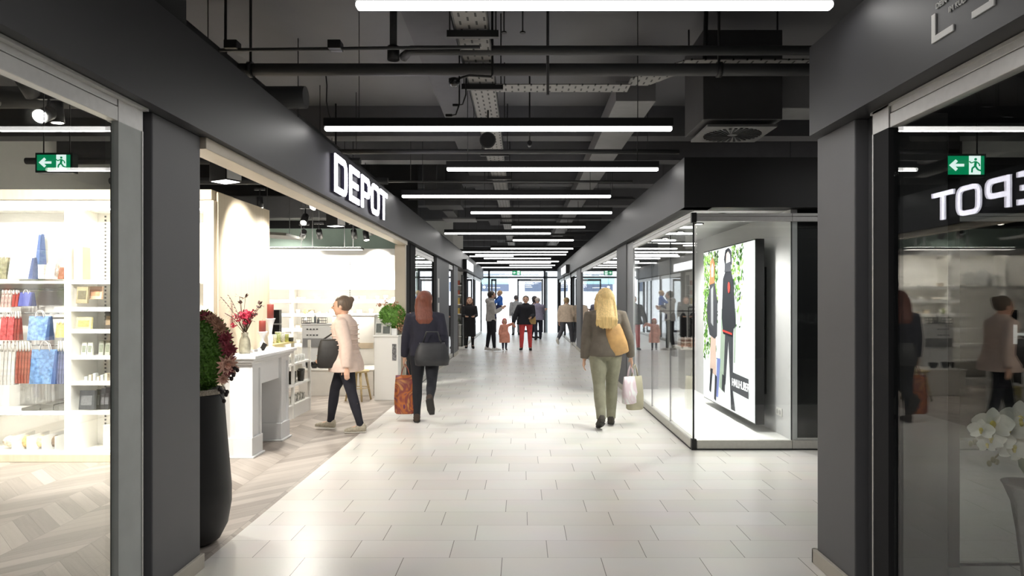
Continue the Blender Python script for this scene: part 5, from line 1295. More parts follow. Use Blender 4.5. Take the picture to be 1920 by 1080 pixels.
# ================================================================== fashion shop interior
for i, (x, y, w) in enumerate(((3.4, 12.6, 2.0), (5.0, 12.0, 2.4), (4.4, 14.5, 2.4), (3.6, 17.1, 2.4), (5.4, 17.8, 2.4), (4.8, 10.2, 2.0))):  # lamps added to light the shop interior
    r = thing('shop_fill_lamp', 'added linear lamp lighting the fashion shop, %s from its corner' % ORD[i], 'lamp', (x, y, 2.98), group='added lamps in the fashion shop')
    MB().box(x - w / 2, x + w / 2, y - .03, y + .03, 2.99, 3.06).build('housing', BLACKM, r)
    for s_ in (-.4, .4): MB().cyl((x + s_ * w, y, 3.05), (x + s_ * w, y, CEIL), 0.004, n=6).build('suspension_wire', BLACKM, r)
    MB().box(x - w / 2, x + w / 2, y - .03, y + .03, 2.965, 2.99).build('diffuser', mat('shop_diffuser', (255, 255, 255), 0.5, emit=7, emit_rgb=(255, 250, 244), var=0), r)
    L = bpy.data.lights.new('lamp_light', 'AREA'); L.shape = 'RECTANGLE'; L.size = w; L.size_y = 0.05; L.energy = 44 * math.pi * w * 0.06; L.color = (1, 0.97, 0.93)
    lo = bpy.data.objects.new('lamp_light', L); COL.objects.link(lo); lo.parent = r; lo.location = (0, 0, -0.02)
struct('floor', boxes((2.9, 7.2, 7.42, 20.6, 0.0, 0.012), (XR + 0.06, 2.9, 11.3, 20.6, 0.0, 0.012)), PALEF)
FAB = {}
def fab(rgb, bump=0.3, var=0.12, scale=14): return mat('cloth_%d_%d_%d' % rgb, rgb, 0.85, var=var, scale=scale, bump=bump)
# clothes rail
def clothes_rail(label, x, y, w, h, cols, glabel, gname, along='x'):
    r = thing('clothes_rail', label, 'clothes rail', (x, y, 0))
    d = Vector((1, 0, 0)) if along == 'x' else Vector((0, 1, 0)); e = Vector((0, 1, 0)) if along == 'x' else Vector((1, 0, 0))
    c = Vector((x, y, 0)); a, b = c - d * w / 2, c + d * w / 2
    up = Vector((0, 0, h))
    MB().tube([a, a + up, b + up, b], 0.014, 8).build('frame', BLACKM, r)
    for k, p in enumerate((a, b)): MB().tube([p - e * 0.25, p + e * 0.25], 0.014, 8).build('foot', BLACKM, r)
    for k, rgb in enumerate(cols):
        p = a + d * (w * (k + 0.7) / (len(cols) + 0.4)) + up
        g = thing('hanging_garment', glabel % ORD[k], 'garment', tuple(p - Vector((0, 0, 0.9))), group=gname)
        L = 0.75 + 0.25 * ((k * 7) % 3) / 2
        mb = MB(); R = []
        for t, hw, th in ((0.04, 0.03, 0.02), (0.08, 0.16, 0.035), (0.14, 0.21, 0.045), (0.4, 0.20, 0.05), (0.8, 0.22, 0.05), (1.0, 0.24, 0.055)):
            z = -L * t
            R.append([p + e * (hw * math.cos(q)) + d * (th * math.sin(q)) + Vector((0, 0, z)) for q in (6.283 * i / 14 for i in range(14))])
        mb.rings(R, True, True); mb.build('cloth', fab(rgb), g)
        mb = MB(); mb.tube([p - Vector((0, 0, 0.05)), p + Vector((0, 0, 0.0)), p + d * 0.0 + e * 0.02 + Vector((0, 0, 0.03)), p + e * 0.04 + Vector((0, 0, 0.01))], 0.004, 6)
        mb.tube([p - e * 0.19 - Vector((0, 0, 0.12)), p - Vector((0, 0, 0.05)), p + e * 0.19 - Vector((0, 0, 0.12))], 0.007, 6)
        mb.build('hanger', mat('hanger_wood', (90, 74, 60), 0.6), g)
    return r
clothes_rail('black rail of dark clothes behind the window bay of the fashion shop', 2.78, 13.4, 1.4, 1.35, [(38, 36, 38), (196, 150, 128), (40, 38, 42), (30, 30, 34), (52, 48, 50), (34, 33, 36), (44, 42, 46)], 'garment on the front rail of the fashion shop, %s from the left', 'clothes on the front rail')
clothes_rail('rail of blue and grey clothes deep in the fashion shop', 4.6, 15.6, 1.6, 1.4, [(70, 92, 168), (60, 80, 150), (160, 160, 166), (196, 192, 188), (120, 122, 130)], 'garment on the blue rail of the fashion shop, %s from the left', 'clothes on the blue rail')
clothes_rail('rail of pale clothes along the back of the fashion shop', 6.6, 13.6, 2.6, 1.45, [(206, 186, 170), (60, 58, 60), (190, 188, 186), (150, 120, 104), (60, 62, 70), (220, 214, 208)], 'garment on the pale rail of the fashion shop, %s from the front', 'clothes on the pale rail', 'y')
# table of folded clothes
tb = thing('display_table', 'pale display table with folded clothes inside the fashion shop corner', 'table', (3.15, 11.9, 0))
def tblu(u, Y): return ux(u, Y)
tx0, tx1, ty = ux(1276, 11.6), ux(1276, 11.6) + 0.9, 11.6
boxes((tx0, tx1, ty, ty + 0.7, 0.72, 0.76)).build('table_top', mat('table_pale', (216, 210, 198), 0.5), tb, bevel=0.004)
boxes((tx0 + 0.1, tx1 - 0.1, ty + 0.1, ty + 0.6, 0.012, 0.72)).build('pedestal', mat('table_grey', (180, 178, 172), 0.6), tb, bevel=0.006)
rg = random.Random(21)
for k, rgb in enumerate(((212, 170, 150), (190, 150, 128), (224, 206, 190), (160, 120, 104), (206, 190, 178))):
    z = 0.761 + 0.03 * k
    mb = MB(); mb.obox((tx0 + 0.22, ty + 0.3, z + 0.014), (0.36 - 0.008 * k, 0.3, 0.026), Matrix.Rotation(rg.uniform(-.06, .06), 3, 'Z'))
    o = mb.build('folded_garment', fab(rgb), bevel=0.01); tag(o, 'folded garment on the fashion shop table, %s from the bottom' % ORD[k], 'garment', 'folded clothes on the table')
tag(MB().lathe([(0.001, 0), (0.09, 0), (0.14, 0.08), (0.15, 0.16), (0.14, 0.16), (0.12, 0.08), (0.001, 0.02)], (tx0 + 0.65, ty + 0.35, 0.761), 18).build('basket', mat('dark_basket', (60, 54, 50), 0.8, var=0.3, scale=60)), 'dark round basket beside the folded clothes on the table', 'basket')
# shelving on the back wall with products
fs_ = thing('wall_shelving', 'white shelving along the right hand wall of the fashion shop', 'shelf', (7.0, 13.5, 0))
boxes((7.12, 7.19, 8.5, 20.4, 0.012, 2.6)).build('back_panel', WHITE, fs_)
for z in (0.4, 0.85, 1.3, 1.75, 2.2): boxes((6.8, 7.12, 8.5, 20.4, z - 0.03, z)).build('shelf_board', WHITE, fs_)
for y in (8.6, 11.5, 14.5, 17.5, 20.3): boxes((6.8, 7.12, y - .02, y + .02, 0.012, 2.6)).build('upright', WHITE, fs_)
for li, z in enumerate((0.4, 0.85, 1.3, 1.75)):
    y = 9.0; n = 0
    while y < 20 and n < 16:
        s = rg.uniform(0.10, 0.2); rgb = rg.choice([(70, 66, 64), (180, 160, 146), (120, 104, 92), (60, 62, 70), (206, 200, 194), (170, 96, 80)])
        o = MB().taper((6.95, y, z + 0.001), 0.22, s, 0.18, s * 0.8, rg.uniform(0.1, 0.28)).build('handbag', fab(rgb)); tag(o, 'handbag on the %s board of the fashion shop shelving, %s from front' % (ORD[li], ORD[n]), 'handbag', 'handbags on the fashion shop shelving')
        y += rg.uniform(0.4, 0.9); n += 1

# ================================================================== units on the left beyond the gift shop
for i, (x, y, w) in enumerate(((-3.3, 15.0, 1.6), (-3.3, 18.0, 1.6), (-3.2, 21.2, 1.8), (-3.2, 24.5, 1.8), (-3.2, 28.0, 1.8))):  # lamps added to light the rooms behind the far glass
    r = thing('shop_fill_lamp', 'added linear lamp lighting the shops on the far left, %s from the gift shop' % ORD[i], 'lamp', (x, y, 2.98), group='added lamps in the far left shops')
    MB().box(x - w / 2, x + w / 2, y - .03, y + .03, 2.99, 3.06).build('housing', BLACKM, r)
    for s_ in (-.4, .4): MB().cyl((x + s_ * w, y, 3.05), (x + s_ * w, y, CEIL), 0.004, n=6).build('suspension_wire', BLACKM, r)
    MB().box(x - w / 2, x + w / 2, y - .03, y + .03, 2.965, 2.99).build('diffuser', mat('shop_diffuser', (255, 255, 255), 0.5, emit=7, emit_rgb=(255, 250, 244), var=0), r)
    L = bpy.data.lights.new('lamp_light', 'AREA'); L.shape = 'RECTANGLE'; L.size = w; L.size_y = 0.05; L.energy = 44 * math.pi * w * 0.06; L.color = (1, 0.97, 0.93)
    lo = bpy.data.objects.new('lamp_light', L); COL.objects.link(lo); lo.parent = r; lo.location = (0, 0, -0.02)
struct('wall_unit', boxes((-4.5, XL - 0.1, 19.9, 20.0, 0, CEIL)), WHITEW)
struct('wall_unit', boxes((-4.5, XL - 0.1, 23.35, 23.42, 0, CEIL)), WHITEW)
sh = thing('wall_shelving', 'white shelf of small dark boxes in the open unit on the far left', 'shelf', (-2.3, 23.2, 0))
boxes((-4.4, -1.98, 23.28, 23.34, 0, 2.4)).build('back_panel', WHITE, sh)
SHZ = [0.35, 0.75, 1.1, 1.42, 1.74, 2.06]
for z in SHZ: boxes((-4.4, -1.98, 22.95, 23.28, z - .025, z)).build('shelf_board', WHITE, sh)
for x in (-4.4, -3.2, -2.0): boxes((x - .02, x + .02, 22.95, 23.28, 0, 2.4)).build('upright', BLACKM, sh)
n = 0
for li, z in enumerate(SHZ[1:]):
    for k, x in enumerate((-2.12, -2.26, -2.42, -2.6, -2.8, -3.0)):
        rgb = rg.choice([(52, 48, 44), (200, 170, 90), (120, 100, 80), (70, 74, 60), (226, 220, 210), (160, 80, 60)])
        o = boxes((x - .045, x + .045, 23.0, 23.12, z + .001, z + rg.uniform(0.12, 0.22))).build('carton', mat('carton_%d_%d_%d' % rgb, rgb, 0.6)); tag(o, 'carton on the %s shelf of the far left unit, %s from the corridor' % (ORD[li], ORD[k]), 'carton', 'cartons in the far left unit')
td = thing('display_table', 'dark table at the entrance of the far left unit', 'table', (-2.25, 21.2, 0))
boxes((-2.6, -1.98, 20.8, 21.6, 0.84, 0.88)).build('table_top', mat('dark_wood', (70, 54, 46), 0.5, var=0.2), td)
for x in (-2.57, -2.01):
    for y in (20.84, 21.56): boxes((x - .025, x + .025, y - .025, y + .025, 0, 0.84)).build('leg', mat('dark_wood', (70, 54, 46), 0.5, var=0.2), td)
clothes_rail('rail of blue clothes behind the glass on the far left', -2.9, 25.0, 1.4, 1.5, [(60, 90, 190), (70, 100, 200), (50, 70, 150), (90, 110, 180)], 'blue garment behind the far left glass, %s from the left', 'blue clothes behind the far left glass', 'y')
clothes_rail('rail of grey clothes behind the glass beyond the gift shop', -3.6, 16.4, 1.6, 1.5, [(120, 122, 128), (90, 94, 100), (170, 170, 172), (70, 72, 80)], 'grey garment behind the glass beyond the gift shop, %s from the front', 'grey clothes beyond the gift shop', 'y')
pp2 = thing('wall_shelving', 'pale shelving behind the glass beyond the gift shop', 'shelf', (-4.3, 14.0, 0))
boxes((-4.46, -4.42, 13.3, 19.6, 0, 2.5)).build('back_panel', mat('bluish_panel', (190, 204, 214), 0.5), pp2)
for z in (0.5, 1.0, 1.5, 2.0): boxes((-4.42, -4.1, 13.3, 19.6, z - .03, z)).build('shelf_board', WHITE, pp2)

# ================================================================== near right unit: orchid in a silver vase
ov = thing('silver_vase', 'tall silver vase with a flared rim behind the near right window', 'vase', (2.23, 3.0, 0))
SIL = mat('hammered_silver', (120, 120, 123), 0.25, 0.9, var=0.1, scale=60, bump=0.2)
MB().lathe([(0.001, 0), (0.10, 0), (0.10, 0.02), (0.03, 0.06), (0.03, 0.30), (0.055, 0.55), (0.075, 0.68), (0.105, 0.755), (0.112, 0.765), (0.100, 0.765), (0.07, 0.69), (0.001, 0.68)], (2.23, 3.0, 0), 32).build('body', SIL, ov)
orc = thing('orchid', 'white orchid sprays rising from the silver vase', 'orchid', (2.23, 3.0, 0.69))
STEM = mat('orchid_stem', (96, 92, 56), 0.6)
PET = mat('orchid_petal', (236, 236, 226), 0.55, var=0.05)
CEN = mat('orchid_lip', (206, 190, 90), 0.5, var=0.2)
def opt(u, v, Y=3.0): return at(u, v, Y)
def spline(pts, n=10):
    out = []
    P_ = [pts[0]] + list(pts) + [pts[-1]]
    for i in range(1, len(P_) - 2):
        for k in range(n):
            t = k / n; a, b, c, d = P_[i - 1], P_[i], P_[i + 1], P_[i + 2]
            out.append(0.5 * ((2 * b) + (c - a) * t + (2 * a - 5 * b + 4 * c - d) * t * t + (3 * b - a - 3 * c + d) * t ** 3))
    out.append(P_[-2]); return out
s1 = spline([opt(1935, 905), opt(1950, 850), opt(1945, 830), opt(1915, 832), opt(1885, 842), opt(1866, 858), opt(1856, 868)])
s2 = spline([opt(1940, 905), opt(1960, 820), opt(1930, 780), opt(1890, 790), opt(1850, 815), opt(1822, 832)])
for s in (s1, s2): MB().tube(s, 0.004, 6).build('stem', STEM, orc)
def orchid_flower(c, d, R_):
    d = Vector(d).normalized(); a = d.cross(Vector((0, 0, 1))).normalized(); b = a.cross(d)
    mb = MB()
    def petal(ang, L, w, cup=0.15):
        e = a * math.cos(ang) + b * math.sin(ang); s = d.cross(e)
        n_ = 7; rows = []
        for i in range(n_):
            t = i / (n_ - 1); ww = w * math.sin(math.pi * min(1, 0.12 + 0.86 * t)) ** 0.7
            rows.append([c + e * (L * t) + s * (ww * q) + d * (cup * L * (t * t - 0.35 * t) + 0.12 * w * q * q) for q in (-1, -0.5, 0, 0.5, 1)])
        vs = [p for r_ in rows for p in r_]; fs = []
        for i in range(n_ - 1):
            for k in range(4): fs.append((i * 5 + k, i * 5 + k + 1, (i + 1) * 5 + k + 1, (i + 1) * 5 + k))
        mb.add(vs, fs, True)
    for ang in (math.pi / 2, math.pi * 1.20, math.pi * 1.80): petal(ang, R_ * 0.95, R_ * 0.36)
    for ang in (0.12, math.pi - 0.12): petal(ang, R_ * 1.05, R_ * 0.55, 0.1)
    f = mb.build('flower', PET, orc)
    m2 = MB(); m2.ell(c + d * R_ * 0.12, R_ * 0.16, R_ * 0.16, R_ * 0.2, nu=10, nv=7); m2.ell(c + d * R_ * 0.2 - b * R_ * .2, R_ * 0.1, R_ * 0.1, R_ * 0.16, nu=8, nv=6)
    m2.build('lip', CEN, f)
for (u, v, R_, dx) in ((1862, 795, 0.075, -0.3), (1840, 806, 0.05, -0.5), (1890, 800, 0.075, 0.0), (1912, 786, 0.085, 0.1), (1900, 838, 0.07, 0.0), (1878, 826, 0.05, -0.2), (1858, 822, 0.055, -0.2), (1850, 834, 0.04, 0.2), (1930, 812, 0.08, 0.0), (1915, 846, 0.06, 0.3)):
    orchid_flower(opt(u, v, 2.97), (dx - 0.4, -1, 0.1), R_)
mb = MB()
for (u, v) in ((1855, 869), (1862, 862), (1869, 866), (1820, 832), (1828, 829)): mb.ell(opt(u, v), 0.010, 0.010, 0.014, nu=8, nv=6)
mb.build('buds', STEM, orc)
mb = MB()
for k in range(9): leaf(mb, opt(1925 + k * 3, 905), Vector((rg.uniform(-.5, .8), rg.uniform(-.6, .4), 0.7)), 0.2, 0.03)
mb.build('leaves', mat('orchid_leaf', (70, 88, 50), 0.5), orc)

# ================================================================== street seen through the far doors
YB = 50.0
fb = thing('street_facade', 'bright white building across the street beyond the doors', 'building', (0, YB, 0))
boxes((-9, 9, YB, YB + 1, 0, 10)).build('wall', mat('facade_white', (246, 246, 246), 0.8, var=0.02), fb)
SB = mat('shopfront_sign_blue', (96, 106, 128), 0.6, var=0.06)
for (u0, u1, v0, v1, nm) in ((900, 954, 533, 546, 'sign_band'), (984, 1015, 529, 546, 'sign_panel')):
    boxes((ux(u0, YB), ux(u1, YB), YB - 0.15, YB, vz(v1, YB), vz(v0, YB))).build(nm, SB, fb)
boxes((ux(896, YB), ux(953, YB), YB - 0.05, YB, vz(533, YB), vz(519, YB))).build('upper_window', mat('window_aqua', (176, 212, 214), 0.4), fb)
boxes((ux(902, YB), ux(1010, YB), YB - 0.05, YB, vz(517, YB), vz(513, YB))).build('ledge', mat('ledge_grey', (150, 156, 164), 0.6), fb)
mb = MB()
mb.cyl((ux(908, YB), YB - 0.17, vz(538.5, YB)), (ux(908, YB), YB - 0.15, vz(538.5, YB)), 0.11, n=16)
mb.build('sign_roundel', WHITE, fb)
for (u0, u1, v) in ((985, 1000, 531), (985, 996, 535), (985, 998, 538), (914, 938, 539)):
    boxes((ux(u0, YB), ux(u1, YB), YB - 0.17, YB - 0.15, vz(v + 1.2, YB), vz(v, YB))).build('sign_lettering', WHITE, fb)

# ================================================================== lamps added to light the side passage on the right
for i, (x, y) in enumerate(((4.2, 5.7), (6.9, 5.2))):
    r = thing('linear_lamp', 'added linear lamp lighting the side passage, %s from the corridor' % ORD[i], 'lamp', (x, y, LZ), group='added lamps in the side passage')
    MB().box(x - 1.2, x + 1.2, y - .035, y + .035, LZ + .012, LZ + .085).build('housing', BLACKM, r, bevel=0.004)
    MB().box(x - 1.19, x + 1.19, y - .03, y + .03, LZ - .022, LZ + .012).build('diffuser', LAMPM, r)
    L = bpy.data.lights.new('lamp_light', 'AREA'); L.shape = 'RECTANGLE'; L.size = 2.36; L.size_y = 0.05; L.spread = math.radians(176); L.energy = LAMP_W * math.pi * 2.36 * 0.06
    lo = bpy.data.objects.new('lamp_light', L); COL.objects.link(lo); lo.parent = r; lo.location = (0, 0, -0.024)
    for s in (-1, 1): MB().cyl((x + s, y, LZ + .08), (x + s, y, CEIL), 0.004, n=6).build('suspension_wire', BLACKM, r)
# ================================================================== people
SKIN = mat('skin_fair', (222, 178, 152), 0.55, var=0.05, scale=20)
EYE_M = mat('eye_dark', (40, 34, 32), 0.3)
LIP = mat('lip_rose', (176, 104, 96), 0.5)
def hair_mat(rgb):
    name = 'hair_strands_%d_%d_%d' % rgb
    if name in MATS: return MATS[name]
    m = mat(name, rgb, 0.5, var=0.22, scale=1.0, bump=0.25)
    nt = m.node_tree; nz = [n for n in nt.nodes if n.type == 'TEX_NOISE'][0]; tc = [n for n in nt.nodes if n.type == 'TEX_COORD'][0]
    mp = nt.nodes.new('ShaderNodeMapping'); mp.inputs['Scale'].default_value = (90, 90, 5)
    nt.links.new(tc.outputs['Object'], mp.inputs[0]); nt.links.new(mp.outputs[0], nz.inputs['Vector'])
    return m
def baked(name, mb, voxel, m, parent, smooth_it=3):
    """Fuses overlapping closed shapes into one continuous smooth surface."""
    me = mb.mesh(name); mb.fix(me)
    t = bpy.data.objects.new('tmp', me); COL.objects.link(t)
    rm = t.modifiers.new('r', 'REMESH'); rm.mode = 'VOXEL'; rm.voxel_size = voxel; rm.use_smooth_shade = True
    sm = t.modifiers.new('s', 'SMOOTH'); sm.iterations = smooth_it; sm.factor = 0.5
    dg = bpy.context.evaluated_depsgraph_get(); dg.update()
    out = bpy.data.meshes.new_from_object(t.evaluated_get(dg))
    bpy.data.objects.remove(t); bpy.data.meshes.remove(me)
    out.name = name; out.materials.clear(); out.materials.append(m)
    for p in out.polygons: p.use_smooth = True
    o = bpy.data.objects.new(name, out); COL.objects.link(o); o.parent = parent
    return o
def limb(mb, pts, rs, n=16, flat=None):
    """Swept limb with rounded ends; flat = (axis, factor) squashes the section."""
    pts = [Vector(p) for p in pts]
    d0 = (pts[0] - pts[1]).normalized(); d1 = (pts[-1] - pts[-2]).normalized()
    P_ = [pts[0] + d0 * rs[0] * .85, pts[0] + d0 * rs[0] * .5] + pts + [pts[-1] + d1 * rs[-1] * .5, pts[-1] + d1 * rs[-1] * .85]
    R_ = [rs[0] * .4, rs[0] * .85] + list(rs) + [rs[-1] * .85, rs[-1] * .4]
    return mb.tube(P_, R_, n)
def secs(mb, cs, n=22, sq=2.3):
    """Loft of super-elliptic sections: (centre, x axis, y axis, rx, ry)"""
    R = []
    for c, ax, ay, rx, ry in cs:
        ring = []
        for i in range(n):
            t = 2 * math.pi * i / n; ct, st = math.cos(t), math.sin(t)
            k = (abs(ct) ** sq + abs(st) ** sq) ** (-1 / sq)
            ring.append(c + ax * (rx * k * ct) + ay * (ry * k * st))
        R.append(ring)
    return mb.rings(R, True, True)

X_, Y_, Z_ = Vector((1, 0, 0)), Vector((0, 1, 0)), Vector((0, 0, 1))
def person(label, loc, face, H=1.7, male=False, lean=0.0, legs=((0.1, 0.05), (-0.1, 0.1)), arms=((0.1, 0.1, 0.2), (-0.1, 0.1, 0.2)), headturn=0.0, nod=0.0,
           top=(60, 60, 60), top_len=0.46, top_flare=1.0, top_mat=None, sleeves=True, bottom=(40, 40, 44), bottom_w=1.0, shoe=(40, 40, 42), hair=(90, 60, 40), hair_style='short',
           hood=False, voxel=0.011, name_top='jacket', coat=None, bulk=1.0, width=1.0, cat='person', child=False, sock=None, quilt=False, group=None):
    """face = heading angle about z of the person's forward (+y) axis. legs/arms: right side first.
       leg = (thigh swing, knee bend), arm = (swing, outward, elbow bend[, inward turn])"""
    r = thing('person', label, cat, (loc[0], loc[1], 0.0), face, group=group)
    S = H / 1.7
    hs = 1.0 if not child else 1.32
    spine = Vector((0, math.sin(lean), math.cos(lean))); fwd = Vector((0, math.cos(lean), -math.sin(lean)))
    P = Vector((0, 0, 0.53 * H))
    L1, L2 = 0.245 * H, 0.245 * H
    J = {}
    low = 1e9
    for k, s in enumerate((1, -1)):
        a, kb = legs[k][:2]; ab = legs[k][2] if len(legs[k]) > 2 else 0.02
        hip = P + X_ * (s * 0.053 * H * width)
        knee = hip + Vector((s * math.sin(ab) * L1, math.sin(a) * L1, -math.cos(a) * L1))
        b = a - kb
        ank = knee + Vector((s * math.sin(ab) * .6 * L2, math.sin(b) * L2, -math.cos(b) * L2))
        pit = b * 0.85 if b < 0 else b * 0.5
        if len(legs[k]) > 3: pit = legs[k][3]
        fd = Vector((s * 0.12, math.cos(pit), math.sin(pit))).normalized()
        fn = Vector((0, -math.sin(pit), math.cos(pit)))
        heel = ank - fn * 0.042 * H - fd * 0.035 * H; toe = ank - fn * 0.046 * H + fd * 0.105 * H
        J[k] = (hip, knee, ank, heel, toe, fd, fn)
        low = min(low, heel.z - 0.004, toe.z - 0.006)
    up = Vector((0, 0, -low))
    P = P + up
    for k in J: J[k] = tuple(list(q + up for q in J[k][:5]) + list(J[k][5:]))
    def S_(t): return P + spine * (t * H)          # along the spine from the hips
    sw = (0.118 if male else 0.104) * H * width
    nk = S_(0.305); hc = nk + spine * (0.062 * H * hs) + fwd * (0.012 * H) + Z_ * 0.012 * H
    Mh = Matrix.Rotation(headturn, 3, 'Z') @ Matrix.Rotation(-nod - lean * 0.4, 3, 'X')
    hr = 0.0545 * H * hs
    # --- body
    mb = MB()
    secs(mb, [(S_(-0.045), X_, fwd, .05 * H * width, .04 * H), (S_(-0.02), X_, fwd, .088 * H * width, .06 * H), (S_(0.03), X_, fwd, .092 * H * width, .062 * H * bulk), (S_(0.09), X_, fwd, .074 * H * width, .054 * H * bulk),
              (S_(0.15), X_, fwd, .076 * H * width, .055 * H * bulk), (S_(0.215), X_, fwd, .088 * H * width, .06 * H), (S_(0.265), X_, fwd, .094 * H * width, .052 * H), (S_(0.292), X_, fwd, .06 * H * width, .036 * H), (S_(0.30), X_, fwd, .03 * H, .026 * H)])
    limb(mb, [S_(0.285), nk + spine * .03 * H, hc - Z_ * 0.02 * H], [.032 * H, .029 * H, .030 * H], 14)
    # head: skull, face, jaw, nose, ears
    mb.ell(hc + Mh @ Vector((0, -0.1 * hr, 0.12 * hr)), hr * 0.98, hr * 1.18, hr * 1.12, Mh, 20, 14)
    mb.ell(hc + Mh @ Vector((0, 0.30 * hr, -0.28 * hr)), hr * 0.80, hr * 0.82, hr * 1.02, Mh, 18, 12)
    mb.ell(hc + Mh @ Vector((0, 0.62 * hr, -1.02 * hr)), hr * 0.42, hr * 0.36, hr * 0.30, Mh, 12, 8)
    mb.cyl(hc + Mh @ Vector((0, 1.02 * hr, 0.02 * hr)), hc + Mh @ Vector((0, 1.28 * hr, -0.36 * hr)), hr * 0.13, hr * 0.22, 10)
    for s in (1, -1): mb.ell(hc + Mh @ Vector((s * 0.97 * hr, -0.08 * hr, -0.15 * hr)), hr * 0.12, hr * 0.22, hr * 0.34, Mh, 10, 8)
    hands = {}
    for k, s in enumerate((1, -1)):
        hip, knee, ank, heel, toe, fd, fn = J[k]
        limb(mb, [hip, hip.lerp(knee, .45), knee, knee.lerp(ank, .35), ank], [.058 * H, .05 * H, .034 * H, .036 * H, .022 * H])
        limb(mb, [heel + fn * .020 * H + fd * .026 * H, ank - fn * .02 * H + fd * .03 * H, toe + fn * .012 * H - fd * .01 * H], [.018 * H, .022 * H, .014 * H], 12)
        A = arms[k]; sg, ou, el = A[:3]; tw = A[3] if len(A) > 3 else 0.0
        sh = S_(0.257) + X_ * (s * sw)
        ud = Vector((s * math.sin(ou), math.sin(sg + lean * 0.5) * math.cos(ou), -math.cos(sg + lean * 0.5) * math.cos(ou)))
        elb = sh + ud * 0.172 * H
        f2 = sg + el
        fdv = Vector((s * (math.sin(ou) * .6 - tw), math.sin(f2), -math.cos(f2))).normalized()
        wr = elb + fdv * 0.150 * H
        J['a%d' % k] = (sh, elb, wr, ud, fdv)
        limb(mb, [sh, sh.lerp(elb, .5), elb, elb.lerp(wr, .35), wr], [.033 * H, .029 * H, .023 * H, .024 * H, .0155 * H])
        # hand: palm, four bent fingers, thumb
        side = Vector((0, 1, 0)) - fdv * fdv.y
        side = side.normalized() if side.length > 0.2 else (Z_ - fdv * fdv.z).normalized()
        nrm = fdv.cross(side) * -s                       # palm faces the body
        pc = wr + fdv * 0.026 * H
        secs(mb, [(wr, side, nrm, .014 * H, .011 * H), (wr + fdv * .018 * H, side, nrm, .020 * H, .0105 * H), (wr + fdv * .045 * H, side, nrm, .0215 * H, .010 * H), (wr + fdv * .054 * H, side, nrm, .018 * H, .008 * H)], 14)
        for q, (off, L) in enumerate(((.0155, .036), (.0052, .041), (-.0052, .038), (-.0150, .029))):
            b0 = wr + fdv * .050 * H + side * (off * H)
            d1 = (fdv + nrm * .25).normalized(); d2 = (fdv + nrm * .75).normalized(); d3 = (fdv * .7 + nrm).normalized()
            p1 = b0 + d1 * L * .45 * H; p2 = p1 + d2 * L * .32 * H; p3 = p2 + d3 * L * .25 * H
            limb(mb, [b0 - fdv * .008 * H, b0, p1, p2, p3], [.0052 * H, .0052 * H, .0048 * H, .0045 * H, .004 * H], 8)
        t0 = wr + fdv * .014 * H + side * .016 * H; t1 = t0 + (fdv * .6 + side * .8 + nrm * .3).normalized() * .024 * H; t2 = t1 + (fdv + side * .25 + nrm * .4).normalized() * .022 * H
        limb(mb, [t0, t1, t2], [.0065 * H, .0058 * H, .005 * H], 8)
        hands[k] = (wr + fdv * .06 * H + nrm * .012 * H, fdv)
    body = baked('body', mb, min(voxel, 0.0075 * max(S, .6)) if not child else voxel * .8, SKIN, r, 2)
    # --- face
    for s in (1, -1):
        m2 = MB(); m2.ell(hc + Mh @ Vector((s * 0.36 * hr, 1.0 * hr, 0.0)), hr * .13, hr * .08, hr * .08, Mh, 10, 7); m2.build('eye', EYE_M, r, world=False)
        m2 = MB(); m2.ell(hc + Mh @ Vector((s * 0.38 * hr, 1.03 * hr, 0.22 * hr)), hr * .2, hr * .06, hr * .04, Mh, 10, 6); m2.build('eyebrow', mat('hair_%d_%d_%d' % hair, hair, 0.6, var=0.3, scale=60), r, world=False)
    m2 = MB(); m2.ell(hc + Mh @ Vector((0, 1.06 * hr, -0.62 * hr)), hr * .26, hr * .07, hr * .07, Mh, 12, 7); m2.build('lips', LIP, r, world=False)
    # --- trousers
    mb = MB()
    bw = bottom_w
    secs(mb, [(S_(-0.065), X_, Y_, .06 * H, .05 * H), (S_(-0.03), X_, Y_, .098 * H * width, .070 * H), (S_(0.02), X_, fwd, .100 * H * width, .069 * H * bulk), (S_(0.07), X_, fwd, .086 * H * width, .062 * H * bulk)])
    for k in (0, 1):
        hip, knee, ank, heel, toe, fd, fn = J[k]
        e = knee.lerp(ank, 1.03)
        mb.tube([hip + Z_ * .02 * H, hip.lerp(knee, .15), hip.lerp(knee, .5), knee, knee.lerp(ank, .4), knee.lerp(ank, .8), e],
                [.058 * H, .066 * H, .057 * H * (0.6 + .4 * bw), .042 * H * (.4 + .6 * bw), .042 * H * (.3 + .7 * bw), .034 * H * bw, .032 * H * bw], 18)
    baked('trousers', mb, voxel, fab(bottom, 0.35), r, 2)
    # --- shoes
    for k in (0, 1):
        hip, knee, ank, heel, toe, fd, fn = J[k]
        sx = fd.cross(fn).normalized()
        m2 = MB()
        secs(m2, [(heel - fd * .004 * H + fn * .022 * H, sx, fn, .010 * H, .018 * H), (heel + fd * .004 * H + fn * .027 * H, sx, fn, .022 * H, .032 * H), (heel + fd * .035 * H + fn * .029 * H, sx, fn, .026 * H, .034 * H),
                  (heel + fd * .075 * H + fn * .016 * H, sx, fn, .026 * H, .021 * H), (heel + fd * .110 * H + fn * .013 * H, sx, fn, .026 * H, .017 * H), (heel + fd * .140 * H + fn * .010 * H, sx, fn, .018 * H, .012 * H), (heel + fd * .148 * H + fn * .008 * H, sx, fn, .008 * H, .007 * H)], 18)
        sho = m2.build('shoe', fab(shoe, 0.1, 0.2, 40), r, world=False)
        m2 = MB()
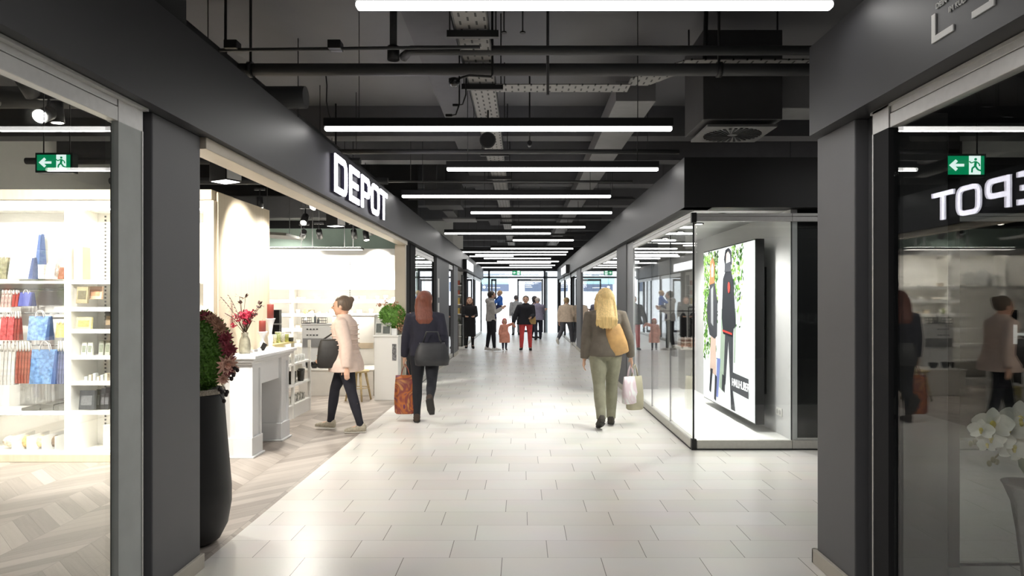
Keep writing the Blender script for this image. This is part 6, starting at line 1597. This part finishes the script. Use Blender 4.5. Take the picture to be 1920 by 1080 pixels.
        secs(m2, [(heel - fd * .006 * H - fn * .002 * H, sx, fn, .014 * H, .004 * H), (heel + fd * .01 * H - fn * .002 * H, sx, fn, .024 * H, .0045 * H), (heel + fd * .10 * H - fn * .002 * H, sx, fn, .028 * H, .0045 * H), (heel + fd * .145 * H - fn * .0015 * H, sx, fn, .018 * H, .004 * H)], 14)
        so = m2.build('sole', mat('sole_pale' if sum(shoe) > 300 else 'sole_dark', (214, 210, 202) if sum(shoe) > 300 else (40, 38, 37), 0.7), r, world=False)
        so.parent = sho
    # --- jacket / coat
    tl = top_len if coat is None else coat
    hemz = tl                                               # hem height as a share of H
    mb = MB(); fl = top_flare
    ht = (hemz * H - P.z) / H / max(.5, spine.z)
    cs = []
    if ht < -0.05:
        for q in range(4):
            t = ht + (-0.04 - ht) * q / 4
            c = P + Vector((0, spine.y * max(t, -.05) * H, t * H)) if t < 0 else S_(t)
            cs.append((c, X_, Y_, (.112 * fl) * H * width * bulk, (.085 * fl + .0) * H * bulk))
    else: cs.append((S_(ht), X_, fwd, .104 * fl * H * width * bulk, .078 * fl * H * bulk))
    for t, a_, b_ in ((-0.02, .106 * fl, .080 * fl), (0.04, .104, .076), (0.10, .094, .070), (0.16, .096, .070), (0.22, .106, .073), (0.258, .104, .066), (0.284, .070, .050), (0.302, .044, .040), (0.318, .040, .038)):
        if t > ht + 0.015: cs.append((S_(t), X_, fwd, a_ * H * width * bulk, b_ * H * bulk))
    secs(mb, cs, 26)
    if sleeves:
        for k in (0, 1):
            sh, elb, wr, ud, fdv = J['a%d' % k]
            mb.tube([sh - X_ * (1 if k == 0 else -1) * .03 * H + Z_ * .005 * H, sh, sh.lerp(elb, .5), elb, elb.lerp(wr, .5), elb.lerp(wr, .98)], [.030 * H * bulk, .041 * H * bulk, .040 * H * bulk, .037 * H * bulk, .033 * H * bulk, .027 * H * bulk], 18)
    if hood: mb.ell(S_(0.285) - fwd * .055 * H, .075 * H, .045 * H, .05 * H, None, 18, 12); mb.tube([S_(0.30) + Vector((math.cos(t) * .055 * H, math.sin(t) * .045 * H - .005 * H, .012 * H)) for t in (6.283 * i / 18 for i in range(19))], .018 * H, 10)
    tm = top_mat or fab(top, 0.35)
    jk = baked(name_top, mb, voxel, tm, r, 3)
    # --- hair
    hm = hair_mat(hair)
    mb = MB()
    mb.ell(hc + Mh @ Vector((0, -0.22 * hr, 0.24 * hr)), hr * 1.10, hr * 1.20, hr * 1.14, Mh, 20, 14)
    if hair_style == 'long':
        bk = [hc + Mh @ Vector((0, -0.75 * hr, 0.2 * hr)), hc + Mh @ Vector((0, -1.0 * hr, -1.0 * hr)), S_(0.24) - fwd * .088 * H, S_(0.19) - fwd * .092 * H, S_(0.165) - fwd * .09 * H]
        secs(mb, [(bk[0], X_, Y_, hr * 1.05, hr * .5), (bk[1], X_, Y_, hr * 1.18, hr * .62), (bk[2], X_, Y_, hr * 1.30, hr * .42), (bk[3], X_, Y_, hr * 1.22, hr * .30), (bk[4], X_, Y_, hr * .75, hr * .16)], 22)
        for s in (1, -1): limb(mb, [hc + Mh @ Vector((s * .9 * hr, 0.1 * hr, 0.3 * hr)), hc + Mh @ Vector((s * 1.08 * hr, 0.05 * hr, -0.8 * hr)), S_(0.27) + X_ * s * .06 * H + fwd * .02 * H], [hr * .35, hr * .4, hr * .3], 12)
        rg_ = random.Random(5)
        for q in range(46):
            t = rg_.uniform(-1, 1); d = rg_.uniform(0.9, 1.0)
            p0 = hc + Mh @ Vector((t * 0.7 * hr, -0.9 * hr, 0.7 * hr)); p1 = hc + Mh @ Vector((t * 1.22 * hr, -1.28 * hr * d, -0.8 * hr)); p2 = S_(0.22) - fwd * (.105 * H) + X_ * t * 1.35 * hr; p3 = S_(0.145 + .03 * abs(t) + rg_.uniform(-.012, .012)) - fwd * (.10 * H) + X_ * (t * 1.4 * hr + rg_.uniform(-.1, .1) * hr)
            mb.tube([p0, p1, p2, p3], [hr * .10, hr * .13, hr * .11, hr * .04], 6)
    elif hair_style == 'bob':
        secs(mb, [(hc + Mh @ Vector((0, -0.5 * hr, 0.3 * hr)), X_, Y_, hr * 1.12, hr * .8), (hc + Mh @ Vector((0, -0.55 * hr, -0.6 * hr)), X_, Y_, hr * 1.22, hr * .78), (hc + Mh @ Vector((0, -0.55 * hr, -1.25 * hr)), X_, Y_, hr * 1.1, hr * .6)], 20)
    elif hair_style == 'down':
        secs(mb, [(hc + Mh @ Vector((0, -0.5 * hr, 0.3 * hr)), X_, Y_, hr * 1.10, hr * .8), (hc + Mh @ Vector((0, -0.6 * hr, -0.9 * hr)), X_, Y_, hr * 1.2, hr * .7), (S_(0.235) - fwd * .06 * H, X_, Y_, hr * 1.25, hr * .5), (S_(0.20) - fwd * .065 * H, X_, Y_, hr * 0.9, hr * .3)], 20)
    elif hair_style == 'bun':
        mb.ell(hc + Mh @ Vector((0, -1.25 * hr, 0.75 * hr)), hr * .48, hr * .45, hr * .45, None, 14, 10)
    ho = baked('hair', mb, 0.009 if hair_style == 'long' else 0.011, hm, r, 2)
    # keep the face clear of the hair shell
    inv = Mh.inverted()
    for v in ho.data.vertices:
        q = inv @ (v.co - hc)
        if q.y > 0.34 * hr and q.z < 0.62 * hr and abs(q.x) < 0.95 * hr:
            q.y = 0.34 * hr if q.z > -0.2 * hr else min(q.y, 0.1 * hr); v.co = hc + Mh @ q
    info = dict(root=r, J=J, S=S_, H=H, hands=hands, fwd=fwd, hc=hc, hr=hr, P=P, spine=spine)
    return info
def W(info, p):
    """point of a person's own frame in the scene"""
    r = info['root']; return Matrix.Rotation(r.rotation_euler.z, 3, 'Z') @ Vector(p) + r.location
def strap(info, label, pts, r=0.008): pass
def quilting(info, cols, m, n=9, z0=0.46, z1=0.80, rx=.112, ry=.086, name='quilt_seam'):
    H = info['H']
    mb = MB()
    for k in range(n):
        z = (z0 + (z1 - z0) * k / (n - 1)) * H
        c = info['P'] + info['spine'] * (z - info['P'].z)
        mb.tube([c + X_ * (rx * H * math.cos(t)) + info['fwd'] * (ry * H * math.sin(t)) for t in (6.283 * i / 28 for i in range(29))], 0.006, 6)
    return mb.build(name, m, info['root'], world=False)

HALF = math.pi / 2
# --- shopper in a pink quilted jacket, stepping into the gift shop
PINK = mat('pink_quilted', (230, 206, 192), 0.75, var=0.05, scale=20, bump=0.3)
i1 = person('person in a pale pink quilted jacket and dark trousers stepping into the shop', (-2.10, 8.2), HALF, 1.66, lean=0.05, legs=((0.40, 0.26), (-0.22, 0.05, 0.02, 0.0)), arms=((0.35, 0.18, 0.55), (-0.30, 0.16, 0.25)),
       top_mat=PINK, top_len=0.435, top_flare=1.16, bulk=1.22, bottom=(34, 34, 44), bottom_w=0.8, shoe=(176, 168, 150), hair=(108, 92, 78), hair_style='bun', name_top='quilted_jacket')
quilting(i1, None, PINK, 10, 0.46, 0.76, .122, .098)
# --- red haired shopper in navy, walking away along the left
i2 = person('red-haired person in a navy jacket walking away past the dark glass', (-1.24, 8.80), 0.06, 1.70, lean=0.03, legs=((-0.42, 0.75), (0.02, 0.03)), arms=((-0.15, 0.20, 0.9, 0.15), (0.12, 0.22, 0.15)), headturn=-0.4,
       top=(38, 38, 52), top_len=0.50, bulk=1.1, bottom=(26, 27, 34), bottom_w=0.82, shoe=(62, 50, 42), hair=(118, 66, 50), hair_style='down')
# --- blond shopper walking away on the right
i3 = person('blond long-haired person in a taupe jacket and olive trousers walking away', (1.04, 8.5), -0.02, 1.72, lean=0.02, legs=((0.12, 0.06, -0.03), (-0.16, 0.30, -0.03)), arms=((-0.05, 0.30, 0.30), (-0.12, 0.16, 0.20)),
       top=(104, 96, 86), top_len=0.505, bulk=1.1, bottom=(142, 140, 120), bottom_w=1.05, shoe=(70, 66, 60), hair=(216, 184, 124), hair_style='long', width=1.06)
# --- distant group
i4 = person('dark-haired person in a long black coat coming along the far left shopfronts', (-1.66, 21.9), math.pi + 0.1, 1.66, legs=((0.14, 0.05), (-0.14, 0.12)), arms=((0.25, 0.12, 1.2, 0.45), (0.25, 0.12, 1.2, 0.45)),
       top=(26, 25, 28), coat=0.24, top_flare=1.05, bottom=(24, 24, 27), bottom_w=0.8, shoe=(28, 27, 28), hair=(122, 84, 64), hair_style='down', voxel=0.014, name_top='coat')
i5 = person('bearded person in a grey hoodie and black trousers carrying a toddler', (-0.93, 20.9), -HALF + 0.25, 1.84, male=True, legs=((0.10, 0.04, 0.05), (-0.08, 0.06, 0.05)), arms=((0.15, 0.12, 1.95, 0.25), (0.15, 0.12, 1.85, 0.3)), headturn=0.0,
       top=(192, 188, 184), top_len=0.50, bulk=1.12, bottom=(30, 30, 36), bottom_w=0.85, shoe=(214, 212, 208), hair=(58, 46, 40), hair_style='short', hood=True, voxel=0.014, name_top='hoodie')
mb = MB(); mb.ell(i5['hc'] + Vector((0, 0.62 * i5['hr'], -0.85 * i5['hr'])), i5['hr'] * .62, i5['hr'] * .42, i5['hr'] * .42, None, 14, 10); mb.build('beard', mat('hair_58_46_40', (58, 46, 40), 0.6), i5['root'], world=False)
i6 = person('person in a black jacket and red trousers holding a small child by the hand', (0.13, 21.2), math.pi - 0.05, 1.70, legs=((0.10, 0.05, 0.05), (-0.04, 0.06, 0.05)), arms=((0.10, 0.42, 0.10), (0.30, 0.12, 1.0, 0.35)), headturn=0.0,
       top=(36, 36, 42), top_len=0.475, top_flare=1.1, bulk=1.22, width=1.12, bottom=(226, 84, 84), bottom_w=1.0, shoe=(44, 40, 40), hair=(92, 70, 58), hair_style='short', voxel=0.014)
i7 = person('small child in a coral coat and red cap beside the red trousers', (-0.53, 21.3), math.pi + 0.2, 0.95, legs=((0.12, 0.05), (-0.1, 0.1)), arms=((0.1, 0.3, 0.2), (0.2, 1.9, 0.5)), child=True,
       top=(250, 172, 148), coat=0.25, top_flare=1.25, bulk=1.25, bottom=(60, 60, 78), shoe=(90, 88, 92), hair=(200, 74, 84), hair_style='bob', voxel=0.011, name_top='coat')
i8 = person('stooping person in a lilac grey jacket walking away by the right door leaf', (0.64, 26.7), 0.15, 1.66, lean=0.14, legs=((0.16, 0.10), (-0.18, 0.2)), arms=((0.3, 0.15, 0.9, .2), (0.3, 0.12, 0.8, .2)), nod=0.4,
       top=(146, 140, 160), top_len=0.47, bulk=1.15, width=1.1, bottom=(44, 46, 60), shoe=(40, 40, 44), hair=(186, 176, 170), hair_style='short', voxel=0.016)
i9 = person('person with dark hair turned sideways behind the lilac jacket', (0.52, 27.6), -HALF, 1.72, legs=((0.10, 0.05), (-0.1, 0.1)), arms=((0.4, 0.1, 1.4, .1), (0.2, 0.1, 0.5)),
       top=(90, 86, 92), top_len=0.48, bottom=(44, 46, 56), shoe=(40, 40, 44), hair=(48, 42, 44), hair_style='bob', voxel=0.016)
i10 = person('grey-clad person standing by the doors behind the person in red trousers', (-0.24, 30.3), 0.1, 1.78, male=True, legs=((0.03, 0.02, 0.05), (-0.03, 0.02, 0.05)), arms=((0.0, 0.12, 0.15), (0.0, 0.12, 0.15)),
       top=(176, 176, 178), top_len=0.48, bottom=(120, 122, 126), shoe=(50, 50, 52), hair=(90, 84, 86), hair_style='short', voxel=0.016)
i11 = person('light brown-haired person in a beige jacket walking by the far right shopfront', (1.56, 23.8), -0.5, 1.70, legs=((0.30, 0.1), (-0.35, 0.5)), arms=((0.2, 0.14, 0.4), (-0.25, 0.14, 0.4)),
       top=(206, 186, 164), top_len=0.47, bulk=1.25, width=1.15, bottom=(86, 86, 92), shoe=(222, 220, 216), hair=(170, 146, 106), hair_style='short', voxel=0.016)
i12 = person('toddler in a blue jacket carried by the person in the grey hoodie', (-0.66, 20.86), HALF + 0.3, 0.92, legs=((0.9, 1.0), (0.9, 1.0)), arms=((0.7, 0.2, 0.5), (0.7, 0.2, 0.5)), child=True,
       top=(62, 116, 206), top_len=0.46, bulk=1.25, bottom=(50, 56, 96), shoe=(70, 70, 90), hair=(202, 164, 120), hair_style='short', voxel=0.011)
i12['root'].location.z = 0.98

# --- bags: things of their own, held or worn
def purse(label, c, w, h, d, rgb, rotz=0.0, strap_pts=None, tilt=0.0, name='handbag', bulge=0.8, rough=0.5):
    c = Vector(c); M = Matrix.Rotation(rotz, 3, 'Z') @ Matrix.Rotation(tilt, 3, 'Y')
    r = thing(name, label, 'bag', tuple(c))
    mb = MB()
    def row(z, ww, dd): return (c + M @ Vector((0, 0, z)), M @ X_, M @ Y_, ww, dd)
    secs(mb, [row(-h * .5, w * .40, d * .32), row(-h * .47, w * .47, d * .46), row(-h * .2, w * .5, d * .5), row(h * .2, w * .45, d * .42 * bulge), row(h * .42, w * .38, d * .25), row(h * .5, w * .34, d * .12)], 22, 2.8)
    m = mat('bag_%d_%d_%d' % rgb, rgb, rough, var=0.15, scale=12, bump=0.15)
    mb.build('body', m, r)
    mb = MB(); a = c + M @ Vector((-w * .36, 0, h * .47)); b = c + M @ Vector((w * .36, 0, h * .47))
    mb.tube([a, b], 0.008, 8); mb.build('zip', mat('zip_metal', (150, 148, 144), 0.35, 0.6), r)
    if strap_pts: MB().tube([Vector(p) for p in strap_pts], 0.010, 8).build('strap', m, r)
    return r
def carrier(label, top, w, h, d, m, rotz=0.0, hm=None, swing=0.0):
    """Carrier bag hanging from the hand at `top` by two loops."""
    top = Vector(top); r = thing('shopping_bag', label, 'shopping bag', tuple(top - Z_ * (h + .14)))
    M = Matrix.Rotation(rotz, 3, 'Z') @ Matrix.Rotation(swing, 3, 'X'); mb = MB(); R = []
    for t, ww, dd in ((1.0, .86, .8), (.96, 1.0, 1.0), (.6, 1.06, .9), (.25, 1.0, .5), (0.0, .92, .16)):
        z = -0.14 - h * t
        R.append((top + M @ Vector((0, 0, z)), M @ X_, M @ Y_, w / 2 * ww, d / 2 * dd))
    secs(mb, R, 24, 3.2); mb.build('body', m, r)
    for s in (1, -1):
        pts = [top + M @ Vector((-w * .2, s * .01, -.14)), top + M @ Vector((-w * .12, s * .008, -.06)), top + M @ Vector((0, s * .006, 0.004)), top + M @ Vector((w * .12, s * .008, -.06)), top + M @ Vector((w * .2, s * .01, -.14))]
        MB().tube(pts, 0.006, 7).build('handle', hm or m, r)
    return r
# dark bag carried behind by the pink shopper
p = W(i1, i1['hands'][0][0])
q = Vector((ux(618, 8.0), 8.02, vz(663, 8.0)))
sh = W(i1, i1['S'](0.30) + X_ * .13)
purse('dark handbag hanging at the hip of the shopper in pink', q, 0.30, 0.34, 0.13, (50, 48, 46), 0.2, [q + Vector((-.10, 0, .15)), q.lerp(sh, .55) + Vector((-.06, -.04, 0)), sh + Vector((0, -.03, .02)), q.lerp(sh, .5) + Vector((.10, -.05, 0)), q + Vector((.10, 0, .15))])
q = Vector((ux(810, 8.6), 8.60, vz(664, 8.6)))
sh = W(i2, i2['S'](0.29) + X_ * .13)
purse('black handbag over the arm of the red-haired shopper', q, 0.44, 0.29, 0.14, (46, 47, 50), 0.1, [q + Vector((-.12, 0, .12)), q + Vector((-.07, 0, .28)), q + Vector((.07, 0, .28)), q + Vector((.12, 0, .12))], 0.0)
# multicoloured carrier of the red-haired shopper
def patterned(name, cols, scale=6.0, dist=1.5):
    m = bpy.data.materials.new(name); m.use_nodes = True; nt = m.node_tree; b = nt.nodes['Principled BSDF']
    tc = N(nt, 'ShaderNodeTexCoord'); wv = N(nt, 'ShaderNodeTexNoise'); wv.inputs['Scale'].default_value = scale; wv.inputs['Detail'].default_value = 1.5; wv.inputs['Distortion'].default_value = dist
    nt.links.new(tc.outputs['Object'], wv.inputs['Vector'])
    rp = N(nt, 'ShaderNodeValToRGB'); cr = rp.color_ramp; cr.interpolation = 'EASE'
    cr.elements[0].position = 0.3; cr.elements[0].color = (*lin(cols[0]), 1); cr.elements[1].position = 0.72; cr.elements[1].color = (*lin(cols[-1]), 1)
    for k, c in enumerate(cols[1:-1]): e = cr.elements.new(0.3 + 0.42 * (k + 1) / (len(cols) - 1)); e.color = (*lin(c), 1)
    nt.links.new(wv.outputs[0], rp.inputs[0]); nt.links.new(rp.outputs[0], b.inputs['Base Color']); b.inputs['Roughness'].default_value = 0.5
    return m
hp, hd = i2['hands'][1]
carrier('orange and purple patterned shopping bag held by the red-haired shopper', W(i2, hp), 0.27, 0.50, 0.16, patterned('bag_print', [(120, 60, 96), (206, 120, 60), (150, 74, 70), (214, 150, 84), (92, 60, 70)], 5), 0.1)
# tan shoulder bag and carriers of the blond shopper
q = Vector((ux(1156, 8.35), 8.42, vz(636, 8.35)))
sh = W(i3, i3['S'](0.295) + X_ * .11)
purse('tan leather shoulder bag under the right arm of the blond shopper', q, 0.26, 0.40, 0.13, (190, 150, 96), 0.25, [q + Vector((-.06, .06, .19)), sh + Vector((-.01, .05, 0)), sh + Vector((-.01, -.06, .01)), q + Vector((-.04, -.06, .19))], -0.28)
hp, hd = i3['hands'][0]
carrier('white plastic shopping bag in the right hand of the blond shopper', W(i3, hp) + Vector((0, -.01, 0)), 0.24, 0.34, 0.12, patterned('plastic_print', [(236, 234, 232), (226, 206, 214), (240, 240, 240), (214, 214, 210)], 4), 0.6)
carrier('olive paper shopping bag behind the white plastic bag of the blond shopper', W(i3, hp) + Vector((0.06, .03, 0.0)), 0.22, 0.42, 0.13, mat('olive_paper', (178, 172, 148), 0.7, var=0.06), 0.4)
# crossbody bag of the person in red
q = W(i6, i6['P'] + Vector((-.20, .12, 0.02)))
s0 = W(i6, i6['S'](0.30) + X_ * .10)
mids = [W(i6, i6['S'](t) + X_ * x + Y_ * .115) for t, x in ((0.24, .07), (0.15, -.03), (0.06, -.14))]
purse('tan crossbody bag on the person in red trousers', q, 0.24, 0.26, 0.10, (196, 160, 100), 0.0, [s0] + mids + [q + Vector((0.0, 0, .12))])
